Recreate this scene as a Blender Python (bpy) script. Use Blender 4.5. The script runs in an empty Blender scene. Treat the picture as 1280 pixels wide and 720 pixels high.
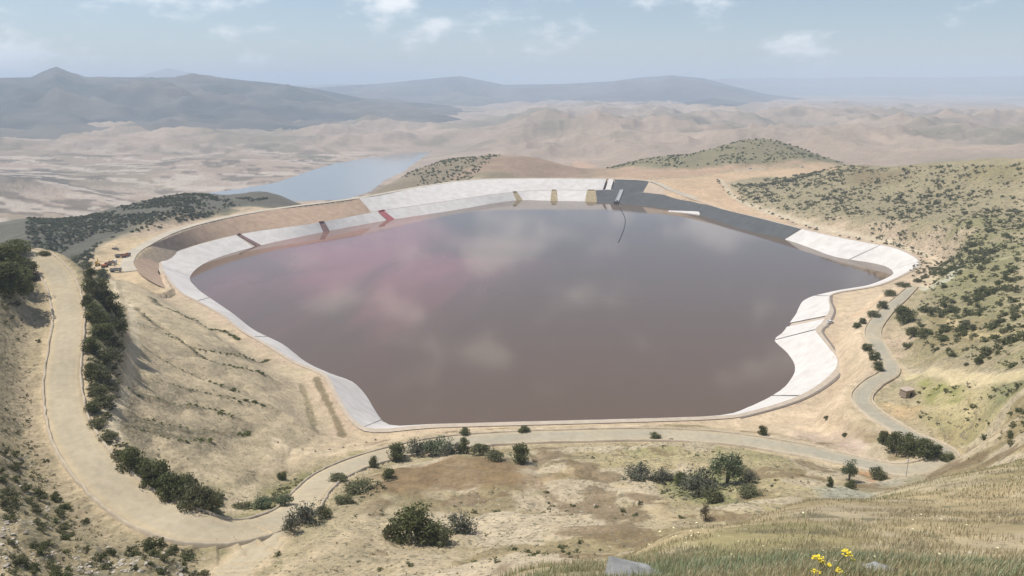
import bpy, math, random
import numpy as np
random.seed(7); rng = np.random.default_rng(7)
R = math.radians

# ------------------------------------------------------------------ camera, sky, sun, exposure
F_PX, CX, CY = 967.0, 640.0, 360.0
HORIZON_Y = 108.0
CAM_Z = 150.0
PITCH = math.atan((CY - HORIZON_Y) / F_PX)
SUN_EL, SUN_AZ = R(61), R(-70)          # azimuth measured from the view axis (+Y), negative = left
scene = bpy.context.scene
cam_d = bpy.data.cameras.new('camera'); cam = bpy.data.objects.new('camera', cam_d)
scene.collection.objects.link(cam)
cam.location = (0, 0, CAM_Z); cam.rotation_euler = (math.pi / 2 - PITCH, 0, 0)
cam_d.sensor_width = 36; cam_d.lens = 36 * F_PX / 1280
cam_d.clip_start = 0.1; cam_d.clip_end = 90000
scene.camera = cam

world = bpy.data.worlds.new('World'); scene.world = world; world.use_nodes = True
wn = world.node_tree; wn.nodes.clear()
def wnode(t, **kw):
    n = wn.nodes.new(t)
    for k, v in kw.items(): setattr(n, k, v)
    return n
sky = wnode('ShaderNodeTexSky', sky_type='NISHITA', sun_disc=False)
sky.sun_elevation = SUN_EL; sky.sun_rotation = SUN_AZ
sky.altitude = 1200; sky.air_density = 1.0; sky.dust_density = 1.4; sky.ozone_density = 1.0
bg = wnode('ShaderNodeBackground'); bg.inputs['Strength'].default_value = 0.10
bgc = wnode('ShaderNodeBackground'); bgc.inputs['Color'].default_value = (0.95, 0.96, 0.97, 1); bgc.inputs['Strength'].default_value = 1.15
tc = wnode('ShaderNodeTexCoord'); sep = wnode('ShaderNodeSeparateXYZ')
wn.links.new(tc.outputs['Generated'], sep.inputs[0])
def wmath(op, a, b=None, c=None):
    n = wnode('ShaderNodeMath', operation=op)
    for i, s in enumerate((a, b, c)):
        if s is None: continue
        if hasattr(s, 'links'): wn.links.new(s, n.inputs[i])
        else: n.inputs[i].default_value = s
    return n.outputs[0]
noi = wnode('ShaderNodeTexNoise'); noi.inputs['Scale'].default_value = 8.0; noi.inputs['Detail'].default_value = 7; noi.inputs['Roughness'].default_value = 0.55
mp = wnode('ShaderNodeMapping'); mp.inputs['Location'].default_value = (1.3, 2.7, 1.1); mp.inputs['Scale'].default_value = (1, 1, 2.1)
wn.links.new(tc.outputs['Generated'], mp.inputs[0]); wn.links.new(mp.outputs[0], noi.inputs['Vector'])
cov = wnode('ShaderNodeMapRange'); cov.interpolation_type = 'SMOOTHSTEP'
cov.inputs['From Min'].default_value = 0.535; cov.inputs['From Max'].default_value = 0.70
cov.inputs['To Max'].default_value = 0.85
wn.links.new(noi.outputs['Fac'], cov.inputs['Value'])
mix = wnode('ShaderNodeMixShader'); wo = wnode('ShaderNodeOutputWorld')
wn.links.new(sky.outputs[0], bg.inputs['Color'])
wn.links.new(cov.outputs[0], mix.inputs[0]); wn.links.new(bg.outputs[0], mix.inputs[1]); wn.links.new(bgc.outputs[0], mix.inputs[2])
wn.links.new(mix.outputs[0], wo.inputs['Surface'])

sun_d = bpy.data.lights.new('sun', 'SUN'); sun = bpy.data.objects.new('sun', sun_d); scene.collection.objects.link(sun)
sun_d.energy = 4.9; sun_d.angle = R(0.6); sun_d.color = (1.0, 0.955, 0.885)
sun.rotation_euler = (math.pi / 2 - SUN_EL, 0, -SUN_AZ + math.pi)
sun.location = (0, 0, 400)

scene.view_settings.view_transform = 'Standard'; scene.view_settings.look = 'None'
scene.view_settings.exposure = 0.08; scene.view_settings.gamma = 1.0; scene.view_settings.use_curve_mapping = False
scene.cycles.max_bounces = 6; scene.cycles.diffuse_bounces = 3; scene.cycles.volume_bounces = 1
scene.cycles.use_denoising = True

# ------------------------------------------------------------------ projection helpers (photo pixel of 1280x720 -> place)
cp, sp = math.cos(PITCH), math.sin(PITCH)
def ray(px, py):
    cx = (np.asarray(px, float) - CX) / F_PX; cy = (np.asarray(py, float) - CY) / F_PX
    return cx, cp - cy * sp, -(sp + cy * cp)          # x, y, z for depth 1
def P(px, py, z):
    x, y, d = ray(px, py); t = (z - CAM_Z) / d
    return np.array([x * t, y * t, z + 0 * t])
def PD(px, py, dist):                                  # at a horizontal distance
    x, y, d = ray(px, py); t = dist / np.hypot(x, y)
    return np.array([x * t, y * t, CAM_Z + d * t])
def PH(px, dist, z):                                   # in the direction of a column, hidden from here
    x, y, _ = ray(px, 360); s = dist / math.hypot(x, y)
    return np.array([x * s, y * s, z])
def depth_of(p): return p[1] * cp - (p[2] - CAM_Z) * sp

# ------------------------------------------------------------------ noise
def _hash(ix, iy, seed):
    h = (ix.astype(np.int64) * 374761393 + iy.astype(np.int64) * 668265263 + seed * 1442695041) & 0x7fffffff
    h = ((h ^ (h >> 13)) * 1274126177) & 0x7fffffff
    return ((h ^ (h >> 16)) & 0xffff).astype(np.float32) / 65535.0
def vnoise(x, y, seed=0):
    ix = np.floor(x); iy = np.floor(y); fx = x - ix; fy = y - iy
    fx = fx * fx * fx * (fx * (fx * 6 - 15) + 10); fy = fy * fy * fy * (fy * (fy * 6 - 15) + 10)
    a = _hash(ix, iy, seed); b = _hash(ix + 1, iy, seed); c = _hash(ix, iy + 1, seed); d = _hash(ix + 1, iy + 1, seed)
    return (a * (1 - fx) + b * fx) * (1 - fy) + (c * (1 - fx) + d * fx) * fy
def fbm(x, y, seed=0, oct=4, gain=0.5):
    s = 0; a = 1; t = 0
    for k in range(oct):
        s = s + a * (vnoise(x * 2 ** k + 17.3 * k, y * 2 ** k - 9.1 * k, seed + k) * 2 - 1); t += a; a *= gain
    return s / t
def ridged(x, y, seed=0, oct=4):
    s = 0; a = 1; t = 0
    for k in range(oct):
        s = s + a * (1 - np.abs(vnoise(x * 2 ** k + 5.3 * k, y * 2 ** k + 3.7 * k, seed + k) * 2 - 1)); t += a; a *= 0.5
    return s / t
def sstep(a, b, x):
    t = np.clip((x - a) / (b - a), 0, 1); return t * t * (3 - 2 * t)

# ------------------------------------------------------------------ key lines
# reservoir: pairs waterline (z 0) / liner top (px, py, z), clockwise in the picture
PAIRS = [((238,345),(203,333,10)), ((262,326),(215,317,10)), ((320,308),(300,293,10)), ((400,291),(395,279,10)),
 ((480,276),(466,265.5,10)), ((560,264),(550,253,10)), ((640,251),(635,241,10)), ((690,251),(690,238,10)),
 ((739,252),(739,238,10)), ((765,254),(765,237.5,10)), ((803,257),(803,240.5,10)), ((841,262),(850,247,10)),
 ((872,267.5),(905,262,10)), ((925,286),(950,273,14)), ((980,299),(1001,286,14)), ((1013,310),(1044,296,14)),
 ((1044,321),(1086,304,14)), ((1086,328),(1117,310,14)), ((1107,333),(1142,321,14)), ((1116,339.5),(1148,330,14)),
 ((1113,345),(1140,336.5,14)), ((1086,356),(1100,355,13)), ((1044,363.5),(1046,365,12)), ((1007,374),(1036,373,12)),
 ((994,394),(1037,387,12)), ((977,417),(1026,405,12)), ((968,425),(1019,412,12)), ((985,442),(1034,432,13)),
 ((994,460),(1047,451,14)), ((985,479),(1036,470,14)), ((966,494),(1000,494,14)), ((935,509),(938,514,14)),
 ((900,519),(900,519.6,14)), ((800,523),(800,523.2,14)), ((650,527),(650,527.2,14)), ((540,530),(540,530.4,14)),
 ((487,531),(470,536,14)), ((469,513),(443,525,14)), ((458,495),(425,498,14)), ((440,477),(410,470,14)),
 ((411,466),(394,461,13)), ((382,452),(367,450,12)), ((353,430),(335,430,12)), ((317,412),(303,412,11)),
 ((290,391),(277,392,10.5)), ((262,372),(248,376,10)), ((246,360),(223,361,10))]
NP = len(PAIRS)
Wk = np.array([P(a[0], a[1], 0.0) for a, b in PAIRS])
def liner_top(wp, e):                       # lower the top edge until the bank is no steeper than a real liner slope
    z = e[2]
    while z > 3 and z / np.linalg.norm((P(e[0], e[1], z) - wp)[:2]) > 0.5: z -= 0.1
    return z
EZ = np.array([liner_top(Wk[i], b) for i, (a, b) in enumerate(PAIRS)])
for _ in range(3): EZ[1:-1] = (EZ[:-2] + 2 * EZ[1:-1] + EZ[2:]) / 4
Ek = np.array([P(b[0], b[1], EZ[i]) for i, (a, b) in enumerate(PAIRS)])
BENCH = [(b[0], b[1], EZ[i] + 0.15) for i, (a, b) in enumerate(PAIRS)]
CREST = [(205,360,14),(185,350,19),(172,338,22),(168,325,22),(185,308,22),(240,283.5,22),(330,264,22),(449,248,22),
         (530,233.5,22),(588,225.5,22),(655,223.5,22),(720,223.5,22),(757,223.5,22),(769,224.3,22),(811,227,22),(838,238.5,16),(868,248,13)]
Ck = np.array([P(*c) for c in CREST])
BASIN = np.vstack([Ck, Ek[12:]])        # closed outline of everything the liner and dam faces cover

ROAD = [(10,309,92),(30,314,90),(52,324,88),(72,345,84),(82,370,81),(86,400,78),(81,440,74),(78,480,70),(85,525,67),(105,565,65),(140,605,63),(180,635,61),
 (230,655,60),(280,663,58),(330,656,55),(370,637,50),(390,614,44),(412,595,39),(450,578,34),(500,564,30),(560,553,28),(640,547,27),
 (700,545,27),(800,543,27),(900,547,28),(1000,562,29),(1060,575,31),(1120,587,33),(1165,583,35),(1183,569,36),(1165,555,35),
 (1130,540,33),(1092,516,31),(1077,497,30),(1090,480,29),(1113,463,28),(1102,440,26),(1091,415,25),(1104,393,24),(1127,372,24),(1142,358,23)]
RW =   [9,9,9,9,8.4,8.2,8.2,8.2,8.4,8.8,9.2,9.6,10.5,10.5,10,9.5,9,9,9,9,9,9,9,9,9,9,8,8,8,7,7,7,7,7,7,7,7,7,7,6,5]
TRACK = [(352,650,54),(330,672,57),(312,690,59.5),(290,712,62.5),(270,735,66)]
def smooth_line(pts, step, extra=None):
    pts = np.asarray(pts, float); n = len(pts); out = []; ex = []
    for i in range(n - 1):
        p0 = pts[max(i - 1, 0)]; p1 = pts[i]; p2 = pts[i + 1]; p3 = pts[min(i + 2, n - 1)]
        m = max(2, int(np.linalg.norm((p2 - p1)[:2]) / step))
        for k in range(m):
            t = k / m
            out.append(0.5 * ((2 * p1) + (-p0 + p2) * t + (2 * p0 - 5 * p1 + 4 * p2 - p3) * t * t + (-p0 + 3 * p1 - 3 * p2 + p3) * t ** 3))
            if extra is not None: ex.append(extra[i] * (1 - t) + extra[i + 1] * t)
    out.append(pts[-1])
    if extra is not None: ex.append(extra[-1]); return np.array(out), np.array(ex)
    return np.array(out)
road_c, road_w = smooth_line([P(*p) for p in ROAD], 2.5, RW)
track_c = smooth_line([P(*p) for p in TRACK], 2.5); track_w = np.full(len(track_c), 8.0)

RIVER_Z = -80.0
RIVER = [(255,241),(300,236),(350,227),(385,214),(420,204),(460,197),(500,192),(540,189),(532,195),(520,203),(505,214),(480,226),(462,240),(430,250),(380,252),(320,250),(280,246)]
river_xy = np.array([P(a, b, RIVER_Z)[:2] for a, b in RIVER])

# ------------------------------------------------------------------ terrain: control points -> smooth height field in (azimuth, ln r)
ctl = []
def cz(lst):
    for p in lst: ctl.append(P(*p))
def cd(lst):
    for p in lst: ctl.append(PD(*p))
def ch(lst):
    for p in lst: ctl.append(PH(*p))
for p in BASIN: ctl.append(p)
ctl += [Wk[k] * [1, 1, 0] + [0, 0, 5] for k in range(0, NP, 3)]
for p in road_c[::8]: ctl.append(p)
for p in TRACK: ctl.append(P(*p))
# the hill the photographer stands on
for a_ in range(-60, 61, 12):
    for r_ in (1.0, 2.2, 4.4):
        x = math.sin(R(a_)) * r_; y = math.cos(R(a_)) * r_; ctl.append(np.array([x, y, 148.35 - 0.36 * y + 0.14 * x - (0.06 * y if x < 0 else 0)]))
cd([(640,722,6.6),(850,664,11),(1000,630,16),(1150,602,24),(1280,574,34),(900,690,8.5),(1050,690,8.5),(1200,690,9),(1280,690,9.5),(1200,640,15),(1280,620,18),(1400,560,50),(1500,540,60)])
for px, py, b in [(640,722,6.6),(850,664,11),(1000,630,16),(1150,602,24),(1280,574,34)]:
    for m, below in ((1.8, .06), (3.0, .09), (5.0, .05)):
        q = PD(px, py, b * m); q[2] -= b * m * below; ctl.append(q)
for px in (0, 150, 300, 450):
    for d in (8, 20, 45):
        q = PD(px, 722, d); q[2] -= 0.02 * d + 1.0; ctl.append(q)
# valley below, centre
cz([(640,700,73),(640,660,58),(640,620,47),(640,585,38),(560,600,41),(560,575,36),(480,600,41),(525,685,60),(450,640,53),(420,700,64),(480,720,70),(560,640,50),
    (750,600,42),(750,640,53),(750,690,68),(850,640,55),(900,600,43),(900,570,35),(1000,600,42),(1000,580,35),(930,640,56),(1060,605,42),(1100,600,39),(800,570,35),(700,570,34),(1090,560,31),(1060,540,24),(1000,530,19)])
# slope left
cz([(100,650,63.5),(100,690,65.5),(60,620,65),(0,720,74),(0,660,71.5),(0,600,71),(0,550,71.5),(0,500,74),(40,520,69),(45,470,72),(25,430,77),(0,430,79.5),(0,380,86),(42,380,82),(35,350,86),(15,340,90),(0,315,97),(200,695,64),(150,670,62.5),(240,690,61),(180,720,66.5),(-120,500,84),(-120,350,100),(-150,650,80)])
# below the road, terraced field
cz([(120,400,72),(130,480,65),(118,365,76),(130,382,69),(147,405,60),(150,440,61),(160,560,58),(200,610,55.5),(250,640,55.5),(200,475,55),(250,500,45),(300,470,30),(250,420,33),(350,540,33),(300,560,41),
    (200,540,56),(300,600,47),(330,615,46),(400,560,28),(400,520,22),(380,485,18),(200,395,39),(150,350,28),(165,380,40),(150,390,50),(140,320,23.5),(100,322,23.5),(120,310,23),(200,368,19),(420,540,22),(345,635,50)])
# behind the brow and the dam: dark wooded slope, mine plain, river shores, hills
ch([(20,420,50),(-60,420,60),(45,480,20),(90,660,10),(40,700,-15),(200,680,8),(300,800,-5),(400,900,-5),(480,1000,-5),(560,1120,0),(690,1160,8)])
cd([(40,300,760),(100,303,760),(150,288,780),(200,272,800),(260,262,860),(300,256,900)])
cd([(0,278,930),(35,272,930),(70,276,930),(109,269,940),(150,258,950),(191,249,970),(230,243,1000),(287,247,1040),(323,241,1060),(345,248,1080)])
ch([(0,1150,-30),(100,1150,-40),(190,1200,-60),(300,1250,-78),(380,1150,-70)])
cz([(50,245,-42),(120,245,-50),(200,228,-66),(100,205,-62),(0,200,-55),(30,222,-18),(70,228,-40),(300,200,-66),(380,195,-72),(450,188,-74),(180,190,-62),(540,186,-70)])
ch([(-150,1500,-10),(-150,3000,-40)])
cd([(470,240,1180),(520,213,1280),(560,200,1300),(600,196,1320),(650,196,1330),(700,204,1330),(720,214,1300)])
ch([(520,1500,-60),(600,1650,-50),(680,1650,-30)])
cd([(760,209,1400),(820,196,1420),(870,189,1430),(900,181,1440),(940,173,1450),(980,178,1450),(1020,192,1450),(1050,203,1450)])
ch([(760,1700,-20),(850,1750,-20),(940,1800,-20),(1040,1750,-20)])
cd([(620,168,2700),(560,183,2500),(660,160,3100),(720,153,3500),(800,150,3900),(900,145,4600),(1000,142,5200),(1150,138,6500),(1280,138,7000),(700,190,2100),(850,176,2300),(1000,180,2300),(1100,188,2100),(1200,192,2200),(1280,196,1900),(1400,196,1900),(1400,140,7000)])
ch([(100,6000,-60),(300,6000,-60),(500,6000,-50),(700,9000,0),(1000,14000,0),(1280,14000,0),(700,26000,0),(100,26000,0),(1280,26000,0)])
# right: bare platform, scrubby hillside
cz([(850,232,20),(820,222,22),(880,245,15),(900,225,22),(870,215,23),(960,215,24),(1040,208,26),(920,250,14),(950,262,15),(1000,278,16)])
cd([(1060,206,1080),(1150,206,1000),(1220,204,960),(1280,201,930),(1400,200,900)])
ch([(1060,1300,10),(1150,1250,10),(1280,1200,15),(1400,1200,15)])
cz([(1000,240,27),(1050,265,26),(1200,280,41),(1280,262,48),(1200,240,45),(1100,240,36),(1280,320,49),(1200,340,37),(1280,400,53),(1200,400,38),(1150,385,29),(1280,460,57),
    (1200,470,42),(1150,430,33),(1160,500,35),(1280,520,64),(1210,545,45),(1240,560,58),(1120,290,24),(1165,320,22),(1170,345,25),(1050,480,20),(1050,420,18),(1060,390,17),(1070,450,20),(1040,510,19),(1400,400,75),(1400,500,90)])
ctl = np.array(ctl)
def polar(x, y): return np.arctan2(x, y), np.log(np.maximum(np.hypot(x, y), 0.5))
cu, cv = polar(ctl[:, 0], ctl[:, 1])
key = np.round(np.stack([cu * 60, cv * 40], 1)).astype(int)
_, keep = np.unique(key, axis=0, return_index=True); ctl = ctl[keep]; cu = cu[keep]; cv = cv[keep]
SC = 1.6
def kern(d2): return -np.sqrt(d2 + 0.0009)
A = kern(((cu[:, None] - cu) * SC) ** 2 + (cv[:, None] - cv) ** 2)
n = len(ctl); M = np.zeros((n + 3, n + 3)); M[:n, :n] = A + np.eye(n) * 0.003
Q = np.stack([np.ones(n), cu, cv], 1); M[:n, n:] = Q; M[n:, :n] = Q.T
sol = np.linalg.solve(M, np.concatenate([ctl[:, 2], np.zeros(3)]))
def base_height(u, v):
    out = np.empty(u.size); uf = u.ravel(); vf = v.ravel()
    for i in range(0, u.size, 20000):
        a = uf[i:i + 20000, None]; b = vf[i:i + 20000, None]
        K = kern(((a - cu) * SC) ** 2 + (b - cv) ** 2)
        out[i:i + 20000] = K @ sol[:n] + sol[n] + sol[n + 1] * a[:, 0] + sol[n + 2] * b[:, 0]
    return out.reshape(u.shape)

az = np.concatenate([np.linspace(R(-62), R(-37.5), 26)[:-1], np.linspace(R(-37.5), R(37.5), 660), np.linspace(R(37.5), R(62), 26)[1:]])
rr = np.concatenate([np.geomspace(1.0, 110, 240)[:-1], np.geomspace(110, 1250, 560)[:-1], np.geomspace(1250, 27000, 270)])
NA, NR = len(az), len(rr)
ca = np.linspace(az[0], az[-1], 280); cl = np.linspace(math.log(rr[0]), math.log(rr[-1]), 420)
coarse = base_height(*np.meshgrid(ca, cl))
def bil(grid, ax, bx, a, b):                       # grid[b, a] on uniform axes
    i = np.clip((a - ax[0]) / (ax[1] - ax[0]), 0, len(ax) - 1.001); j = np.clip((b - bx[0]) / (bx[1] - bx[0]), 0, len(bx) - 1.001)
    i0 = i.astype(int); j0 = j.astype(int); fi = i - i0; fj = j - j0
    return (grid[j0, i0] * (1 - fi) + grid[j0, i0 + 1] * fi) * (1 - fj) + (grid[j0 + 1, i0] * (1 - fi) + grid[j0 + 1, i0 + 1] * fi) * fj
UA, VR = np.meshgrid(az, np.log(rr))
GZ = bil(coarse, ca, cl, UA, VR)
GR = np.exp(VR); GX = np.sin(UA) * GR; GY = np.cos(UA) * GR

def in_poly(x, y, poly):
    inside = np.zeros(x.shape, bool); n = len(poly)
    for i in range(n):
        x1, y1 = poly[i][:2]; x2, y2 = poly[(i + 1) % n][:2]
        if y1 == y2: continue
        c = ((y1 > y) != (y2 > y)) & (x < (x2 - x1) * (y - y1) / (y2 - y1) + x1)
        inside ^= c
    return inside
def seg_dist(x, y, poly, closed=True, vals=None):
    n = len(poly); best = np.full(x.shape, 1e9); bv = np.zeros(x.shape)
    for i in range(n if closed else n - 1):
        a = poly[i]; b = poly[(i + 1) % n]; dx, dy = b[0] - a[0], b[1] - a[1]
        L = dx * dx + dy * dy + 1e-9
        t = np.clip(((x - a[0]) * dx + (y - a[1]) * dy) / L, 0, 1)
        d = np.hypot(x - a[0] - t * dx, y - a[1] - t * dy)
        m = d < best; best = np.where(m, d, best)
        if vals is not None: bv = np.where(m, vals[i] * (1 - t) + vals[(i + 1) % n] * t, bv)
    return best, bv

# resampled reservoir lines
def resample_pairs(A_, B_, step=6.0):
    a = []; b = []; src = []
    n = len(A_)
    def cr(p, i, t):
        p0, p1, p2, p3 = p[(i - 1) % n], p[i], p[(i + 1) % n], p[(i + 2) % n]
        return 0.5 * ((2 * p1) + (-p0 + p2) * t + (2 * p0 - 5 * p1 + 4 * p2 - p3) * t * t + (-p0 + 3 * p1 - 3 * p2 + p3) * t ** 3)
    for i in range(n):
        m = max(2, int(max(np.linalg.norm(A_[(i + 1) % n] - A_[i]), np.linalg.norm(B_[(i + 1) % n] - B_[i])) / step))
        for k in range(m):
            t = k / m; a.append(cr(A_, i, t)); b.append(cr(B_, i, t)); src.append(i + t)
    return np.array(a), np.array(b), np.array(src)
Wl, El, Sl = resample_pairs(Wk, Ek)
crest_l = smooth_line(Ck, 5.0)
i12 = int(np.argmax(Sl >= 12.3))
basin_l = np.vstack([crest_l, El[i12:][::1]])
basin_l[:, 2] = np.clip(basin_l[:, 2], 2.5, 22.1)

# noise relief
far = sstep(1500, 3500, GR)
amp = 0.012 * np.clip(GR, 3, 900) * sstep(60, 160, GR) * 0.25 + 0.02
rel = fbm(GX / 34, GY / 34, 11, 5) * 1.7 * sstep(70, 170, GR) + fbm(GX / 6, GY / 6, 5, 3) * 0.35 * sstep(20, 120, GR) + fbm(GX / 1.3, GY / 1.3, 9, 3) * 0.07
rel += sstep(1700, 2600, GR) * (1 - sstep(6500, 9000, GR)) * sstep(R(-4), R(2), UA) * ((ridged(GX / 520, GY / 520, 14, 5) - .6) * 150 + fbm(GX / 170, GY / 170, 16, 4) * 22)
rel += sstep(2500, 3400, GR) * (1 - sstep(5000, 6000, GR)) * sstep(R(-2), R(-9), UA) * np.maximum(ridged(GX / 480, GY / 480, 15, 5) - .55, 0) * 150
rel += far * (fbm(GX / 420, GY / 420, 21, 5) * 26 + ridged(GX / 900, GY / 900, 4, 4) * 20 - 10) + sstep(900, 1400, GR) * fbm(GX / 120, GY / 120, 31, 4) * 6
GZ = GZ + rel
gul = sstep(80, 110, GR) * (1 - sstep(420, 600, GR)); GZ += gul * (ridged(GX / 16, GY / 16, 63, 5) - .62) * -2.8
rock_k = gul * sstep(R(-22), R(-27), UA) * (1 - sstep(200, 260, GR)); GZ += rock_k * (ridged(GX / 5, GY / 5, 65, 3) - .6) * 1.6
ZB = GZ.copy()
# basin
near = (GR > 220) & (GR < 1500) & (np.abs(UA) < R(40))
xs, ys = GX[near], GY[near]
bd, bz = seg_dist(xs, ys, basin_l[::2], True, basin_l[::2, 2])
ins = in_poly(xs, ys, basin_l)
zz = GZ[near]
w = 1 - sstep(9, 34, bd)
zz = zz * (1 - w) + (bz - 0.25) * w
zz = np.where(ins, np.maximum(bz - 0.4 - 1.2 * np.maximum(bd - 0.5, 0), -22), zz)
GZ[near] = zz
rim_d = np.full(GX.shape, 1e4); rim_d[near] = np.where(ins, -bd, bd)
# roads
road_d = np.full(GX.shape, 1e4)
def carve(line, wid, out0=4.0, out1=16.0):
    m = (GR > 70) & (GR < 800) & (np.abs(UA) < R(45))
    bb0 = line.min(0) - 40; bb1 = line.max(0) + 40
    m &= (GX > bb0[0]) & (GX < bb1[0]) & (GY > bb0[1]) & (GY < bb1[1])
    x, y = GX[m].astype(np.float32), GY[m].astype(np.float32)
    best = np.full(x.shape, 1e9, np.float32); idx = np.zeros(x.shape, int)
    for i in range(0, x.size, 40000):
        d = (x[i:i + 40000, None] - line[:, 0].astype(np.float32)) ** 2 + (y[i:i + 40000, None] - line[:, 1].astype(np.float32)) ** 2
        k = d.argmin(1); idx[i:i + 40000] = k; best[i:i + 40000] = np.sqrt(d[np.arange(len(k)), k])
    hw = wid[idx] / 2; e = best - hw
    wgt = 1 - sstep(out0, out1, e)
    wgt *= np.where(rim_d[m] < 4, sstep(0, 4, rim_d[m]), 1)
    GZ[m] = GZ[m] * (1 - wgt) + (line[idx, 2] - 0.3) * wgt
    road_d[m] = np.minimum(road_d[m], e)
carve(track_c, track_w, 2, 10); carve(road_c, road_w, 2.5, 15)
# river bed
rm = (GR > 1100) & (GR < 4000)
rd, _ = seg_dist(GX[rm], GY[rm], river_xy); ri = in_poly(GX[rm], GY[rm], river_xy)
z = GZ[rm]; z = np.where(rd < 350, RIVER_Z + (z - RIVER_Z) * sstep(-60, 350, rd), z); z = np.where(ri, RIVER_Z - 1 - 0.05 * np.minimum(rd, 60), np.maximum(z, RIVER_Z + 1.5 + np.minimum(rd, 200) * 0.02)); GZ[rm] = z

# fast height lookup + ray hit
LR = np.log(rr)
def height(x, y):
    x = np.asarray(x, float); y = np.asarray(y, float)
    u = np.arctan2(x, y); v = np.log(np.maximum(np.hypot(x, y), 1.0))
    i = np.clip(np.searchsorted(az, u) - 1, 0, NA - 2); j = np.clip(np.searchsorted(LR, v) - 1, 0, NR - 2)
    fi = np.clip((u - az[i]) / (az[i + 1] - az[i]), 0, 1); fj = np.clip((v - LR[j]) / (LR[j + 1] - LR[j]), 0, 1)
    return (GZ[j, i] * (1 - fi) + GZ[j, i + 1] * fi) * (1 - fj) + (GZ[j + 1, i] * (1 - fi) + GZ[j + 1, i + 1] * fi) * fj
_T = np.geomspace(3, 9000, 2600)
def hit(px, py):
    x, y, d = ray(px, py)
    zt = CAM_Z + d * _T; h = height(x * _T, y * _T)
    b = np.nonzero(zt < h)[0]
    if len(b) == 0: return PD(px, py, 9000)
    k = b[0]; t0, t1 = _T[max(k - 1, 0)], _T[k]
    for _ in range(14):
        t = (t0 + t1) / 2
        if CAM_Z + d * t < float(height(x * t, y * t)): t1 = t
        else: t0 = t
    return np.array([x * t1, y * t1, float(height(x * t1, y * t1))])
def hitpoly(pts): return np.array([hit(*p)[:2] for p in pts])

# terrace banks on the field: a small step along each line
TERR = [[(191,442),(222,460),(249,473),(271,481),(298,488)],[(207,479),(240,488),(269,495),(298,500),(330,505)],[(153,481),(187,498),(231,508),(258,511),(291,521)],
        [(176,522),(204,532),(236,537),(275,541),(311,544)],[(153,529),(187,541),(224,550),(258,551)],[(165,384),(201,411),(255,438),(289,444),(336,451)],[(172,404),(215,421),(250,445),(275,455),(330,468)],[(190,372),(230,395),(270,412),(300,425)]]
TL = [smooth_line([hit(*q) for q in row], 3.0) for row in TERR]
fm_ = (GR > 150) & (GR < 560) & (UA < R(-10)); tx, ty = GX[fm_], GY[fm_]; dz_ = np.zeros(tx.shape); terr_d = np.full(tx.shape, 99.)
for l_ in TL:
    d2 = np.sqrt(np.min((tx[:, None].astype(np.float32) - l_[:, 0].astype(np.float32)) ** 2 + (ty[:, None].astype(np.float32) - l_[:, 1].astype(np.float32)) ** 2, axis=1))
    sd = np.where(np.hypot(tx, ty) < np.interp(np.arctan2(tx, ty), np.arctan2(l_[:, 0], l_[:, 1]), np.hypot(l_[:, 0], l_[:, 1])), -d2, d2)
    dz_ += -1.5 * (sd / 2.6) * np.exp(-(sd / 3.8) ** 2); terr_d = np.minimum(terr_d, d2)
GZ[fm_] += dz_
TERR_D = np.full(GX.shape, 99.); TERR_D[fm_] = terr_d
# rills down the eroded bank at right
rp = hitpoly([(1150,468),(1288,468),(1288,510),(1150,510)]); rm_ = (GR > 180) & (GR < 420) & (UA > R(20)); rx, ry_ = GX[rm_], GY[rm_]
rdd, _ = seg_dist(rx, ry_, rp); rk_ = np.where(in_poly(rx, ry_, rp), sstep(0, 8, rdd), 0)
GZ[rm_] += rk_ * (ridged(np.degrees(np.arctan2(rx, ry_)) * 1.1, np.hypot(rx, ry_) / 60, 77, 2) - .6) * 2.4

# ------------------------------------------------------------------ materials
def mat(name, rough=0.9):
    m = bpy.data.materials.new(name); m.use_nodes = True
    b = m.node_tree.nodes['Principled BSDF']; b.inputs['Roughness'].default_value = rough
    b.inputs['Specular IOR Level'].default_value = 0.25
    return m, m.node_tree, b
def nd(t, typ, **kw):
    n_ = t.nodes.new(typ)
    for k, v in kw.items():
        if k in n_.inputs: n_.inputs[k].default_value = v
        else: setattr(n_, k, v)
    return n_
def simple(name, col, var=0.15, scale=1.0, rough=0.9, bump=0.0, metallic=0.0, tint=None):
    m, t, b = mat(name, rough); b.inputs['Metallic'].default_value = metallic
    g = nd(t, 'ShaderNodeNewGeometry'); no = nd(t, 'ShaderNodeTexNoise', Scale=scale, Detail=6.0, Roughness=0.6)
    t.links.new(g.outputs['Position'], no.inputs['Vector'])
    cr = nd(t, 'ShaderNodeValToRGB'); c2 = tint or col
    cr.color_ramp.elements[0].position = 0.3; cr.color_ramp.elements[1].position = 0.7
    cr.color_ramp.elements[0].color = tuple(c * (1 - var) for c in c2) + (1,)
    cr.color_ramp.elements[1].color = tuple(min(c * (1 + var), 0.95) for c in col) + (1,)
    t.links.new(no.outputs['Fac'], cr.inputs[0]); t.links.new(cr.outputs[0], b.inputs['Base Color'])
    if bump:
        bp = nd(t, 'ShaderNodeBump', Strength=0.6, Distance=bump); t.links.new(no.outputs['Fac'], bp.inputs['Height']); t.links.new(bp.outputs[0], b.inputs['Normal'])
    return m
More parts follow.
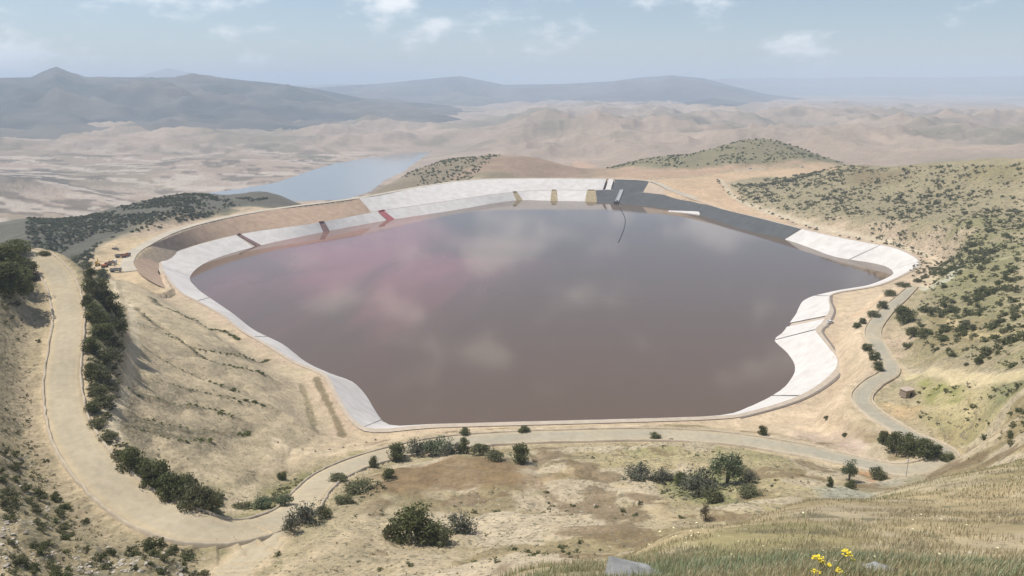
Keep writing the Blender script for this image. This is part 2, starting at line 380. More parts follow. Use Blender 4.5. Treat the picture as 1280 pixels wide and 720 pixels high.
def attr_mat(name, scales, var, rough=0.95, bump=0.15, bscale=1.2):
    """base colour from the vertex colour, broken up by noise of several sizes"""
    m, t, b = mat(name, rough)
    a = nd(t, 'ShaderNodeAttribute', attribute_name='soil'); g = nd(t, 'ShaderNodeNewGeometry')
    cur = a.outputs['Color']
    for s, v in zip(scales, var):
        no = nd(t, 'ShaderNodeTexNoise', Scale=s, Detail=5.0, Roughness=0.62); t.links.new(g.outputs['Position'], no.inputs['Vector'])
        mr = nd(t, 'ShaderNodeMapRange'); mr.inputs['From Min'].default_value = 0.28; mr.inputs['From Max'].default_value = 0.72
        mr.inputs['To Min'].default_value = 1 - v; mr.inputs['To Max'].default_value = 1 + v; t.links.new(no.outputs['Fac'], mr.inputs['Value'])
        mx = nd(t, 'ShaderNodeVectorMath', operation='SCALE'); t.links.new(cur, mx.inputs[0]); t.links.new(mr.outputs[0], mx.inputs['Scale']); cur = mx.outputs[0]
    t.links.new(cur, b.inputs['Base Color'])
    if bump:
        no = nd(t, 'ShaderNodeTexNoise', Scale=bscale, Detail=5.0); t.links.new(g.outputs['Position'], no.inputs['Vector'])
        bp = nd(t, 'ShaderNodeBump', Strength=0.8, Distance=bump); t.links.new(no.outputs['Fac'], bp.inputs['Height']); t.links.new(bp.outputs[0], b.inputs['Normal'])
    return m, t, b

# ------------------------------------------------------------------ mesh helpers
col = scene.collection
def link(o): col.objects.link(o); return o
def tag(o, label=None, cat=None, group=None, kind=None):
    if label: o['label'] = label
    if cat: o['category'] = cat
    if group: o['group'] = group
    if kind: o['kind'] = kind
    return o
def np_mesh(name, V, F, colors=None, smooth=False):
    """V (n,3), F list of (m,k) index arrays"""
    me = bpy.data.meshes.new(name); V = np.asarray(V, np.float32)
    me.vertices.add(len(V)); me.vertices.foreach_set('co', V.ravel())
    F = [np.asarray(f, np.int32) for f in (F if isinstance(F, list) else [F])]
    nl = sum(f.size for f in F); npol = sum(len(f) for f in F)
    me.loops.add(nl); me.loops.foreach_set('vertex_index', np.concatenate([f.ravel() for f in F]))
    tot = np.concatenate([np.full(len(f), f.shape[1], np.int32) for f in F])
    me.polygons.add(npol); me.polygons.foreach_set('loop_start', np.concatenate([[0], np.cumsum(tot)[:-1]]).astype(np.int32))
    me.polygons.foreach_set('loop_total', tot)
    me.polygons.foreach_set('use_smooth', np.full(npol, smooth, bool))
    if colors is not None:
        at = me.color_attributes.new('soil', 'FLOAT_COLOR', 'POINT')
        colors = np.asarray(colors); c = np.ones((len(V), 4), np.float32); c[:, :colors.shape[1]] = colors; at.data.foreach_set('color', c.ravel())
    me.update(calc_edges=True); me.validate()
    return me
def np_obj(name, V, F, m=None, colors=None, smooth=False, parent=None):
    me = np_mesh(name, V, F, colors, smooth)
    if m: me.materials.append(m)
    o = link(bpy.data.objects.new(name, me))
    if parent: o.parent = parent
    return o
def empty(name, loc=(0, 0, 0), rz=0.0, label=None, cat=None, group=None):
    o = link(bpy.data.objects.new(name, None)); o.location = loc; o.rotation_euler = (0, 0, rz); o.empty_display_size = 0.3
    return tag(o, label, cat, group)
def grid_faces(nu, nv, closed=False):
    i, j = np.meshgrid(np.arange(nu - 1), np.arange(nv - 1), indexing='ij')
    a = (i * nv + j).ravel(); return np.stack([a, a + nv, a + nv + 1, a + 1], 1)

# ------------------------------------------------------------------ ground colours (own colour of soil and plants, per place)
def lin(r, g, b):
    f = lambda c: (c / 255) / 12.92 if c <= 10 else (((c / 255) + 0.055) / 1.055) ** 2.4
    return np.array([f(r), f(g), f(b)])
K_ALB = 0.66
def S(r, g, b): return lin(r, g, b) * K_ALB * np.array([1.03, 1.0, .95])
colr = np.zeros(GX.shape + (3,), np.float32); veg = np.full(GX.shape, .45, np.float32)
n1 = fbm(GX / 60, GY / 60, 41, 5); n2 = fbm(GX / 14, GY / 14, 51, 5); n3 = fbm(GX / 4, GY / 4, 61, 4); nf = fbm(GX / 500, GY / 500, 71, 6)
DRY = S(186, 172, 140); PALE = S(212, 196, 170); GREEN = S(140, 138, 98); SCRUB = S(172, 160, 126); BROWN = S(158, 138, 108); SAND = S(216, 196, 166)
def mixc(mask, c): colr[...] = colr * (1 - mask[..., None]) + np.asarray(c) * mask[..., None]
colr[...] = DRY
mixc(sstep(0.05, 0.35, n1 + 0.5 * n2) * 0.7, PALE); mixc(sstep(0.05, 0.3, n2 + 0.4 * n3) * 0.6, GREEN)
# far country: pinkish beige plain with grey green patches
fm = sstep(1150, 1500, GR)
mixc(fm, S(178, 160, 144)); mixc(fm * sstep(0.0, 0.4, nf) * 0.65, S(140, 134, 116)); mixc(fm * sstep(0.1, 0.45, -nf + 0.3 * n1) * 0.5, S(200, 180, 160))
def paint(pix, c, soft=6.0, strength=1.0, noise=0.0, nz=None, world_poly=None, rng_=(60, 4000), v=None):
    poly = hitpoly(pix) if world_poly is None else world_poly
    b0 = poly.min(0) - 3 * soft; b1 = poly.max(0) + 3 * soft
    m = (GX > b0[0]) & (GX < b1[0]) & (GY > b0[1]) & (GY < b1[1]) & (GR > rng_[0]) & (GR < rng_[1])
    if not m.any(): return
    x, y = GX[m], GY[m]; d, _ = seg_dist(x, y, poly); d = np.where(in_poly(x, y, poly), d, -d)
    d = d + soft * 1.5 * (nz if nz is not None else n2)[m]
    k = sstep(-soft, soft, d) * strength
    if noise: k = k * np.clip(1 - noise + noise * 2 * sstep(-0.3, 0.4, n3[m] + n2[m]), 0, 1)
    colr[m] = colr[m] * (1 - k[:, None]) + np.asarray(c) * k[:, None]
    if v is not None: veg[m] = veg[m] * (1 - k) + v * k
def paint_line(pix, c, half, soft=1.0, strength=.9, v=None, wob=1.2):
    l_ = smooth_line([hit(*q) for q in pix], 4.0); b0 = l_.min(0) - 12; b1 = l_.max(0) + 12
    m = (GX > b0[0]) & (GX < b1[0]) & (GY > b0[1]) & (GY < b1[1]) & (GR > 60)
    d, _ = seg_dist(GX[m], GY[m], l_, False); k = (1 - sstep(half, half + soft, d + wob * n3[m])) * strength
    colr[m] = colr[m] * (1 - k[:, None]) + np.asarray(c) * k[:, None]
    if v is not None: veg[m] = veg[m] * (1 - k) + v * k
# right hillside
paint([(905,225),(960,215),(1060,206),(1290,200),(1290,470),(1200,470),(1140,440),(1140,370),(1165,330),(1100,300),(1000,270)], SCRUB, 14, 0.9, v=0.75)
paint([(1060,212),(1130,212),(1130,226),(1060,228)], S(150,134,100), 10); paint([(1210,208),(1280,204),(1280,228),(1215,226)], S(158,146,106), 10)
paint([(1150,300),(1250,270),(1285,300),(1285,440),(1200,440),(1160,360)], S(148,146,98), 16, 0.8, 0.5)
paint([(1145,415),(1165,396),(1245,396),(1240,425),(1200,440),(1150,428)], S(160,146,104), 5, .9)
paint([(1125,455),(1280,462),(1280,474),(1120,474)], PALE, 4, .9)
paint([(1150,470),(1285,472),(1285,515),(1150,512)], S(204,190,146), 5, .9)
paint([(1140,472),(1205,478),(1200,500),(1140,500)], S(150,152,86), 4, .85, .6); paint([(1245,470),(1285,470),(1285,510),(1245,510)], S(128,134,92), 5, .8)
paint([(1125,500),(1285,503),(1285,512),(1130,510)], S(140,138,94), 3, .8)
paint([(1125,512),(1285,512),(1285,560),(1190,560)], S(196,176,134), 8, .8, .4, v=0.7)
paint([(1110,505),(1150,510),(1140,530),(1105,520)], S(222,192,148), 4, .8)
# bare worked ground around the reservoir
rimk = 1 - sstep(14, 40, rim_d + 12 * n2); mixc(rimk * (rim_d < 500), S(214,192,166))
paint([(1150,315),(1172,330),(1168,350),(1130,365),(1090,390),(1070,430),(1070,480),(1080,520),(1110,575),(1050,575),(1000,555),(900,535),(960,515),(1040,480),(1050,440),(1025,410),(1040,370),(1130,345)], S(214,194,166), 6, .95, v=0.05)
paint([(1000,545),(1060,525),(1100,545),(1105,570),(1060,568)], S(206,186,170), 6, .8, v=0.03)
paint([(90,322),(140,303),(200,290),(172,330),(215,365),(190,372),(130,345)], S(218,196,160), 6, .95, v=0.08)
paint([(806,226),(905,216),(1000,208),(1045,203),(1050,210),(960,220),(905,228),(935,260),(1000,282),(960,276),(905,264),(850,246)], S(214,186,154), 8, .95, v=0.05)
paint([(740,222),(700,205),(720,200),(800,212),(900,206),(1000,200),(1000,206),(900,214),(800,224)], S(206,172,146), 10, .8)
paint([(450,531),(640,530),(900,523),(960,530),(960,540),(640,541),(500,553),(400,575),(330,600),(300,590),(380,550),(430,545)], S(214,194,164), 5, .9, v=0.06)
# terraced field + gullies on the left
paint([(150,360),(215,370),(300,415),(380,470),(440,545),(380,560),(300,610),(240,600),(180,560),(135,500),(160,430)], S(204,188,158), 8, .95, .15, v=0.35)
paint([(128,400),(150,420),(150,500),(140,560),(118,530)], S(168,156,128), 4, .6, .5)
paint([(95,335),(110,335),(155,400),(150,430),(125,500),(105,520),(98,470),(105,400)], S(112,112,84), 4, .85, .4)
paint([(130,560),(180,590),(278,610),(278,645),(220,645),(160,610)], S(120,118,84), 4, .8, .5)
paint([(300,610),(360,600),(450,565),(470,570),(400,600),(380,630),(310,640)], S(150,146,100), 4, .8, .5)
paint([(275,620),(310,600),(330,605),(300,640),(280,642)], S(222,204,172), 3, .9)
paint([(0,320),(40,330),(60,400),(55,470),(60,560),(130,640),(150,690),(60,640),(0,560)], S(182,166,140), 5, .85, .35, v=0.4)
paint([(0,320),(35,330),(40,375),(0,385)], S(98,102,68), 4, .7)
paint([(0,520),(60,600),(130,680),(250,690),(240,725),(0,725)], S(164,150,116), 5, .85, .6, v=0.95)
mixc((1 - sstep(1.0, 4.2, TERR_D + 1.6 * n3)) * .85, S(124,110,80)); veg[...] = np.where(TERR_D < 3, .9, veg)
paint_line([(128,338),(145,355),(162,385),(166,415),(158,455),(150,490),(140,520),(143,550)], S(220,206,178), 1.3, 1.5, .85, .05)
paint_line([(138,345),(152,372),(157,400),(150,450),(132,500)], S(150,136,110), .8, 1.2, .6)
paint_line([(395,472),(405,495),(420,525),(428,545)], S(128,116,86), 1.0, 1.2, .8, .9); paint_line([(375,480),(385,505),(395,540)], S(150,138,104), .8, 1.2, .7, .8)
paint_line([(345,550),(352,560),(378,565),(412,566),(444,561),(470,553)], S(224,206,176), 1.5, 1.5, .8, .03)
for q_ in ([(1165,322),(1160,342),(1130,356),(1085,385),(1062,420),(1072,460),(1058,495),(1000,518),(900,531),(760,535),(600,539),(500,548)], [(1172,330),(1165,350),(1135,362),(1092,388),(1070,420),(1080,455)]):
    paint_line(q_, S(226,206,176), 2.2, 2.0, .7, .02); 
paint_line([(1000,545),(1030,555),(1060,572)], S(170,152,130), .7, 1.0, .6); paint_line([(1050,525),(1075,540),(1100,560)], S(186,166,142), .8, 1.0, .5)
paint_line([(1045,395),(1062,370),(1100,360)], S(232,210,176), 2.0, 2.5, .6); paint_line([(1070,395),(1100,372),(1128,362)], S(226,196,160), 2.0, 2.0, .6)
paint_line([(900,224),(915,244),(945,258),(985,272),(1030,286),(1080,297),(1120,306),(1160,320)], S(216,204,178), 2.2, 2.0, .8, .02)
paint_line([(1198,330),(1185,350),(1165,358),(1148,358)], S(206,204,184), 2.0, 2.0, .8, .02); paint_line([(1160,350),(1200,338),(1280,318)], S(204,196,160), 1.5, 2.0, .6, .1); paint_line([(1190,400),(1215,420),(1250,418),(1284,408)], S(210,192,150), 1.5, 1.8, .7, .05); paint_line([(1120,462),(1180,466),(1284,468)], S(222,206,166), 2.0, 2.0, .8, .02)
paint_line([(340,722),(400,690),(440,668),(500,690),(620,712)], S(214,196,166), 1.2, 2.0, .6, .1); paint_line([(690,600),(730,585),(790,612),(838,650)], S(216,196,158), 1.5, 2.0, .7, .1)
# centre
paint([(470,590),(560,572),(660,585),(650,612),(560,612),(470,610)], S(146,124,92), 4, .95, v=0.2)
paint([(650,595),(720,590),(750,600),(690,620)], S(172,146,116), 4, .6)
paint([(440,640),(560,615),(600,640),(760,610),(840,660),(700,720),(420,725),(330,720)], S(200,184,154), 8, .7, .5, v=0.6)
paint([(560,620),(620,625),(700,640),(690,680),(600,690),(560,660)], S(214,200,174), 5, .7, .4)
paint([(700,560),(860,552),(1040,585),(1020,640),(900,650),(760,600)], S(192,178,136), 8, .8, .4, v=0.7)
paint([(840,590),(930,590),(920,630),(830,620)], S(136,140,94), 4, .8)
paint([(780,560),(960,560),(980,590),(900,580)], S(160,158,112), 5, .5, .6)
paint([(1010,625),(1060,606),(1120,600),(1185,600),(1160,640),(1020,645)], S(176,176,160), 5, .9, rng_=(60,400))
paint([(1070,590),(1092,590),(1092,602),(1070,604)], S(204,160,122), 2, .9)
# dark wooded slope behind the dam, mine plain
azp = CX + F_PX * np.tan(UA) / 1.0
bk = sstep(640, 700, GR) * (1 - sstep(1250, 1400, GR)) * (1 - sstep(400, 470, azp)) * sstep(26, 60, rim_d); mixc(bk, S(108,106,96)); mixc(bk * sstep(.05, .3, fbm(GX / 30, GY / 30, 87, 5)) * .6, S(136,132,120)); mixc(bk * sstep(.1, .3, fbm(GX / 18 + 3, GY / 45, 89, 4)) * .6, S(84,84,74))
bk = sstep(1060, 1110, GR) * (1 - sstep(1600, 1750, GR)) * sstep(400, 470, azp) * (1 - sstep(700, 800, azp)) * sstep(26, 60, rim_d); mixc(bk, S(150,137,115))
paint([(0,300),(40,272),(110,269),(150,258),(230,242),(290,247),(345,246),(300,258),(200,285),(120,308),(60,325),(0,320)], S(100,100,90), 12, .6, rng_=(640,1300))
paint([(225,244),(300,240),(352,243),(400,250),(330,258),(260,262)], S(112,110,100), 14, .9, rng_=(700,1300))
paint([(0,225),(250,218),(350,232),(240,240),(150,250),(60,265),(0,265)], S(206,192,180), 30, .5, .8, nz=n1, rng_=(1100,3000))
paint([(0,212),(60,212),(95,232),(0,236)], S(106,100,94), 25, .9, rng_=(1100,3000))
paint([(455,244),(520,212),(600,196),(720,205),(740,224),(600,226)], S(150,138,114), 14, .9, rng_=(1000,1500)); paint([(560,226),(600,205),(720,208),(735,224)], S(176,150,130), 14, .9, rng_=(1000,1500))
paint([(755,212),(820,196),(900,181),(940,172),(1000,183),(1055,206),(960,208),(850,212)], S(140,134,104), 14, .9, rng_=(1200,1600))
mq = sstep(1150, 1300, GR) * (1 - sstep(2600, 3200, GR)) * sstep(R(-6), R(-12), UA)
mixc(mq * sstep(.08, .2, fbm(GX / 70, GY / 70, 33, 5)) * .75, S(112,104,94)); mixc(mq * sstep(.16, .26, fbm(GX / 90 + 7, GY / 40, 34, 5)) * .85, S(208,195,182)); mixc(sstep(2300, 2600, GR) * (1 - sstep(4500, 5500, GR)) * sstep(.1, .3, fbm(GX / 160, GY / 160, 36, 5)) * .5, S(120,116,98))
cm = sstep(90, 110, GR) * (1 - sstep(270, 300, GR)) * sstep(R(-14), R(-10), UA) * (road_d > 4) * (rim_d > 30)
mixc(cm * sstep(.06, .22, fbm(GX / 22, GY / 22, 81, 5)) * .75, S(150,136,98)); mixc(cm * sstep(.14, .26, fbm(GX / 16 + 5, GY / 16, 83, 5)) * .75, S(206,192,166)); mixc(cm * sstep(.2, .34, fbm(GX / 12, GY / 12 + 9, 85, 4)) * .7, S(132,112,84))
paint([(470,592),(560,573),(655,585),(640,610),(560,613),(475,611)], S(148,126,94), 4, .9, .25, v=.2)
# near hill
nh = 1 - sstep(45, 80, GR); mixc(nh, S(186,170,134)); mixc(nh * sstep(0.0, .4, fbm(GX / 3, GY / 3, 91, 4)) * .7, S(152,146,104)); mixc(nh * sstep(.12, .3, fbm(GX / 1.6, GY / 1.6, 95, 4)) * .6, S(208,194,166))
# strip beside the roads
rk = (1 - sstep(.6, 2.6, road_d + 1.5 * n3)); mixc(rk, S(208,190,158)); veg *= 1 - rk; veg *= (GR < 1300); veg = np.where(rim_d < 14, veg * .3, veg)

# ------------------------------------------------------------------ ground
ground_m, _t, _b = attr_mat('dry_soil', (0.035, 0.22, 1.3), (0.12, 0.22, 0.22), bump=0.5, bscale=0.7)
# tufts and stones: dark and pale specks whose density follows the plant cover stored with the colour
_a = [q for q in _t.nodes if q.type == 'ATTRIBUTE'][0]; _g = [q for q in _t.nodes if q.type == 'NEW_GEOMETRY'][0]
_src = _b.inputs['Base Color'].links[0].from_socket
for _s, _c, _off, _k in ((0.85, (0.125, 0.112, 0.068, 1), 0.665, .20), (0.33, (0.160, 0.142, 0.090, 1), 0.70, .20), (1.1, (0.44, 0.40, 0.33, 1), 0.70, .12)):
    _n = nd(_t, 'ShaderNodeTexNoise', Scale=_s, Detail=3.0, Roughness=0.65); _m = nd(_t, 'ShaderNodeMapping'); _m.inputs['Location'].default_value = (_s * 91, _s * 37, 0)
    _t.links.new(_g.outputs['Position'], _m.inputs[0]); _t.links.new(_m.outputs[0], _n.inputs['Vector'])
    _th = nd(_t, 'ShaderNodeMath', operation='MULTIPLY_ADD'); _t.links.new(_a.outputs['Alpha'], _th.inputs[0]); _th.inputs[1].default_value = -_k; _th.inputs[2].default_value = _off
    _su = nd(_t, 'ShaderNodeMath', operation='SUBTRACT'); _t.links.new(_n.outputs['Fac'], _su.inputs[0]); _t.links.new(_th.outputs[0], _su.inputs[1])
    _mr = nd(_t, 'ShaderNodeMapRange'); _mr.inputs['From Min'].default_value = 0.0; _mr.inputs['From Max'].default_value = 0.07; _mr.inputs['To Max'].default_value = .8; _t.links.new(_su.outputs[0], _mr.inputs['Value'])
    _mx = nd(_t, 'ShaderNodeMix', data_type='RGBA'); _t.links.new(_mr.outputs[0], _mx.inputs[0]); _t.links.new(_src, _mx.inputs[6]); _mx.inputs[7].default_value = _c; _src = _mx.outputs[2]
_t.links.new(_src, _b.inputs['Base Color'])
idx = np.arange(NR * NA).reshape(NR, NA)
gf = np.stack([idx[:-1, :-1].ravel(), idx[:-1, 1:].ravel(), idx[1:, 1:].ravel(), idx[1:, :-1].ravel()], 1)
GV = np.stack([GX.ravel(), GY.ravel(), GZ.ravel()], 1)
g_o = np_obj('ground', GV, gf, ground_m, np.concatenate([np.clip(colr.reshape(-1, 3), 0.01, 0.9), veg.reshape(-1, 1)], 1), True); tag(g_o, kind='structure')

# mountain ranges
mtn_m, _t, _b = attr_mat('mountain_soil', (0.0012, 0.006), (0.22, 0.25), bump=6.0, bscale=0.02)
def mountain(skyline, d_ridge, d0, d1, base, c0, c1, seed, rough=0.22, nr=90, step=5):
    sk = np.array(skyline, float); px = np.arange(sk[0, 0], sk[-1, 0] + 1, step); py = np.interp(px, sk[:, 0], sk[:, 1])
    x, y, d = ray(px, py); hd = np.hypot(x, y); top = CAM_Z + d / hd * d_ridge; a = np.arctan2(x, y)
    rad = np.concatenate([np.linspace(d0, d_ridge, int(nr * .7)), np.linspace(d_ridge, d1, int(nr * .3) + 1)[1:]])
    A_, R_ = np.meshgrid(a, rad, indexing='ij'); X = np.sin(A_) * R_; Y = np.cos(A_) * R_
    s = np.where(R_ < d_ridge, (R_ - d0) / (d_ridge - d0), (d1 - R_) / (d1 - d_ridge))
    rg = ridged(X / (d_ridge * .16), Y / (d_ridge * .16), seed, 5); fb = fbm(X / (d_ridge * .05), Y / (d_ridge * .05), seed + 9, 5)
    body = np.clip(s, 0, 1) ** 1.1
    env = body * (1 - body) * 4
    Z = base + (top[:, None] - base) * body + (top[:, None] - base) * env * rough * ((rg - .62) * 3.0 + fb * 1.1 + fbm(X / (d_ridge * .022), Y / (d_ridge * .022), seed + 31, 4) * .55)
    Z += (top[:, None] - base) * .012 * fbm(X / (d_ridge * .012), Y / (d_ridge * .012), seed + 3, 3) * body
    Z = np.where(s <= 0.001, base - 60, Z)
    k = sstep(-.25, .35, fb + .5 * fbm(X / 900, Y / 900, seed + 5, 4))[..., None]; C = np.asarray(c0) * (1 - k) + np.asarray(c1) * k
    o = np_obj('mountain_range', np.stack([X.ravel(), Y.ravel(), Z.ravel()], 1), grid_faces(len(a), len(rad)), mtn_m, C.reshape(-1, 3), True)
    return tag(o, kind='structure')
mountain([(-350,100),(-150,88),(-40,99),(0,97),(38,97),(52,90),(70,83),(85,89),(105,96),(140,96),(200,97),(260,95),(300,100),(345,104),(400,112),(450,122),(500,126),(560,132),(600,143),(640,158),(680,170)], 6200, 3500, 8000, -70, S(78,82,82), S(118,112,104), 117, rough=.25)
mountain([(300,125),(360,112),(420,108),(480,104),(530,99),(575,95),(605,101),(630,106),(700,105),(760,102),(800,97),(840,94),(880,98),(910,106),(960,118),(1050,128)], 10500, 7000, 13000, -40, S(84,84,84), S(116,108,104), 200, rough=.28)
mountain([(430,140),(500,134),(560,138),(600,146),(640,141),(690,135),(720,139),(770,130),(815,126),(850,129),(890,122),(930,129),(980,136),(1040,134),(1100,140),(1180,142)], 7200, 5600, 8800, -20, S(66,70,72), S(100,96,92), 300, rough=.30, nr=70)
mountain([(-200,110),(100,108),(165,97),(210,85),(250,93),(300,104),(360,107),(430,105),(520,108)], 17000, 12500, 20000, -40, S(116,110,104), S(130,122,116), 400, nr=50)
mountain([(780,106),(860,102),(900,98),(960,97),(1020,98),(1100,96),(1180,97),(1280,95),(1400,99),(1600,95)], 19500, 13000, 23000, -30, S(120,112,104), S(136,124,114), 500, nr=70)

# ------------------------------------------------------------------ water
def flat_poly(name, pts, z, m):
    import bmesh
    bm = bmesh.new(); f = bm.faces.new([bm.verts.new((p[0], p[1], z)) for p in pts]); bm.normal_update()
    if f.normal.z < 0: f.normal_flip()
    bmesh.ops.triangulate(bm, faces=bm.faces[:])
    me = bpy.data.meshes.new(name); bm.to_mesh(me); bm.free(); me.materials.append(m); return link(bpy.data.objects.new(name, me))
wm, t, b = mat('tailings_water', 0.06)
b.inputs['Specular IOR Level'].default_value = 0.5; b.inputs['IOR'].default_value = 1.33
g = nd(t, 'ShaderNodeNewGeometry')
mp2 = nd(t, 'ShaderNodeMapping'); mp2.inputs['Scale'].default_value = (0.006, 0.0035, 0.01); t.links.new(g.outputs['Position'], mp2.inputs['Vector'])
no = nd(t, 'ShaderNodeTexNoise', Scale=1.0, Detail=5.0, Roughness=0.55, Distortion=1.2); t.links.new(mp2.outputs[0], no.inputs['Vector'])
# pink bloom drifting out from the discharge chutes on the left shore
ctr = P(455, 318, 0); sx = nd(t, 'ShaderNodeVectorMath', operation='SUBTRACT'); sx.inputs[1].default_value = tuple(ctr); t.links.new(g.outputs['Position'], sx.inputs[0])
sc_ = nd(t, 'ShaderNodeVectorMath', operation='MULTIPLY'); sc_.inputs[1].default_value = (1 / 125, 1 / 210, 0); t.links.new(sx.outputs[0], sc_.inputs[0])
ln = nd(t, 'ShaderNodeVectorMath', operation='LENGTH'); t.links.new(sc_.outputs[0], ln.inputs[0])
ad = nd(t, 'ShaderNodeMath', operation='MULTIPLY_ADD'); t.links.new(no.outputs['Fac'], ad.inputs[0]); ad.inputs[1].default_value = -2.6; ad.inputs[2].default_value = 1.35
a2 = nd(t, 'ShaderNodeMath', operation='ADD'); t.links.new(ln.outputs['Value'], a2.inputs[0]); t.links.new(ad.outputs[0], a2.inputs[1])
mr = nd(t, 'ShaderNodeMapRange'); mr.interpolation_type = 'SMOOTHSTEP'; mr.inputs['From Min'].default_value = 0.1; mr.inputs['From Max'].default_value = 1.5; mr.inputs['To Min'].default_value = 1; mr.inputs['To Max'].default_value = 0
t.links.new(a2.outputs[0], mr.inputs['Value'])
mc = nd(t, 'ShaderNodeMix', data_type='RGBA'); mc.inputs[6].default_value = (0.120, 0.081, 0.053, 1); mc.inputs[7].default_value = (0.245, 0.120, 0.105, 1)
t.links.new(mr.outputs[0], mc.inputs[0]); t.links.new(mc.outputs[2], b.inputs['Base Color'])
nb = nd(t, 'ShaderNodeTexNoise', Scale=0.5, Detail=4.0); t.links.new(g.outputs['Position'], nb.inputs['Vector'])
bp = nd(t, 'ShaderNodeBump', Strength=0.12, Distance=0.03); t.links.new(nb.outputs['Fac'], bp.inputs['Height']); t.links.new(bp.outputs[0], b.inputs['Normal'])
outw = (El - Wl); outw[:, 2] = 0; outw /= np.linalg.norm(outw, axis=1)[:, None] + 1e-9
wl2 = Wl[::2] + outw[::2] * 5.0
tag(flat_poly('reservoir_water', wl2, 0.0, wm), kind='structure')
rvm, t, b = mat('river_water', 0.12); b.inputs['Base Color'].default_value = (0.22, 0.22, 0.22, 1); b.inputs['Specular IOR Level'].default_value = 0.5; b.inputs['IOR'].default_value = 1.33
no = nd(t, 'ShaderNodeTexNoise', Scale=0.05, Detail=4.0); g = nd(t, 'ShaderNodeNewGeometry'); t.links.new(g.outputs['Position'], no.inputs['Vector'])
bp = nd(t, 'ShaderNodeBump', Strength=0.3, Distance=0.5); t.links.new(no.outputs['Fac'], bp.inputs['Height']); t.links.new(bp.outputs[0], b.inputs['Normal'])
rc = river_xy.mean(0); riv = rc + (river_xy - rc) * 1.05
tag(flat_poly('river', riv, RIVER_Z, rvm), kind='structure')

# ------------------------------------------------------------------ dam: liner, faces, crest road
white_m = simple('white_geomembrane', (0.60, 0.565, 0.525), 0.08, 0.12, 0.7, tint=(0.55, 0.51, 0.465))
dark_m = simple('dark_geomembrane', (0.075, 0.076, 0.074), 0.2, 0.12, 0.8)
brown_m = simple('brown_clay_slope', (0.42, 0.30, 0.205), 0.10, 0.15, 0.95, bump=0.2, tint=(0.37, 0.255, 0.175))
tan_m = simple('tan_fill_slope', (0.44, 0.345, 0.255), 0.10, 0.12, 0.95, bump=0.2)
bench_m = simple('bench_gravel', (0.43, 0.36, 0.28), 0.12, 0.3, 0.95)
road_m = simple('pale_gravel_road', (0.45, 0.39, 0.295), 0.13, 0.10, 0.95, bump=0.05, tint=(0.41, 0.365, 0.295))
berm_m = simple('road_berm_soil', (0.44, 0.37, 0.275), 0.16, 0.5, 0.95, bump=0.2)
def strip_between(name, A_, B_, m, na=6, parent=None, sag=0.0, wob=0.08):
    A_ = np.asarray(A_); B_ = np.asarray(B_); tt = np.linspace(0, 1, na)
    V = A_[:, None, :] * (1 - tt)[None, :, None] + B_[:, None, :] * tt[None, :, None]
    V = V.copy(); V[..., 2] += sag * 4 * (tt * (1 - tt))[None, :] + wob * fbm(V[..., 0] / 3, V[..., 1] / 3, 7, 2)
    F_ = grid_faces(len(A_), na)
    v0, v1, v2 = V.reshape(-1, 3)[F_[0, 0]], V.reshape(-1, 3)[F_[0, 1]], V.reshape(-1, 3)[F_[0, 2]]
    if np.cross(v1 - v0, v2 - v0)[2] < 0: F_ = F_[:, ::-1]
    return np_obj(name, V.reshape(-1, 3), F_, m, smooth=True, parent=parent)
outE = outw
def sect(s0, s1):
    k = np.nonzero((Sl >= s0 - 1e-6) & (Sl <= s1 + 1e-6))[0]; return k

def ribbon(name, line, half, m, h=0.0, parent=None):
    tg = np.gradient(line, axis=0); nr_ = np.stack([-tg[:, 1], tg[:, 0], 0 * tg[:, 0]], 1); nr_ /= np.linalg.norm(nr_, axis=1)[:, None] + 1e-9
    offs = [(-half - 2.6 * h, -1.2 * h), (-half, 0), (half, 0), (half + 2.6 * h, -1.2 * h)]
    V = np.stack([line + nr_ * o_ + np.array([0, 0, dz]) for o_, dz in offs], 1)
    return np_obj(name, V.reshape(-1, 3), grid_faces(len(line), 4)[:, ::-1], m, smooth=False, parent=parent)
# a lower liner in panels: (from, to in pair numbers, material)
lin_o = empty('geomembrane_liner', tuple(np.round(El[0], 3)), 0, 'white plastic liner sheets ringing the red-brown reservoir above its waterline', 'liner')
inv = -np.array(lin_o.location)
PANELS = [(0, 1.95, 'w'), (2.02, 3.05, 'w'), (3.12, 4.1, 'w'), (4.17, 6.1, 'w'), (6.16, 7.02, 'w'), (7.08, 8.0, 'w'), (8.03, 12.2, 'd'), (12.2, 14.0, 'd'),
          (14.03, 16.4, 'w'), (16.43, 18.6, 'w'), (18.63, 22.6, 'w'), (22.65, 24.4, 'w'), (24.6, 25.9, 'w'), (26.02, 30.0, 'w'), (30.05, 33.0, 'w'), (33.03, 36.4, 'w'), (36.43, 39.5, 'w'), (39.53, 42.5, 'w'), (42.53, 45.0, 'w'), (45.03, 46.99, 'w')]
def interp_line(L, s):
    src = np.concatenate([Sl, [NP]]); LL = np.vstack([L, L[:1]])
    return np.stack([np.interp(s, src, LL[:, c]) for c in range(3)], 1)
for s0, s1, k in PANELS:
    ss = np.unique(np.concatenate([[s0, s1], Sl[(Sl > s0) & (Sl < s1)]]))
    a = interp_line(Wl, ss); e = interp_line(El, ss)
    low = a + (a - e) * 0.22
    strip_between('panel', low + inv, e + inv, white_m if k == 'w' else dark_m, 7, lin_o)
strip_between('under_sheet', np.vstack([Wl, Wl[:1]]) * 1.22 - np.vstack([El, El[:1]]) * .22 + np.array([0, 0, -0.6]) + inv, np.vstack([El, El[:1]]) + np.array([0, 0, -0.6]) + inv, bench_m, 3, lin_o, wob=0)
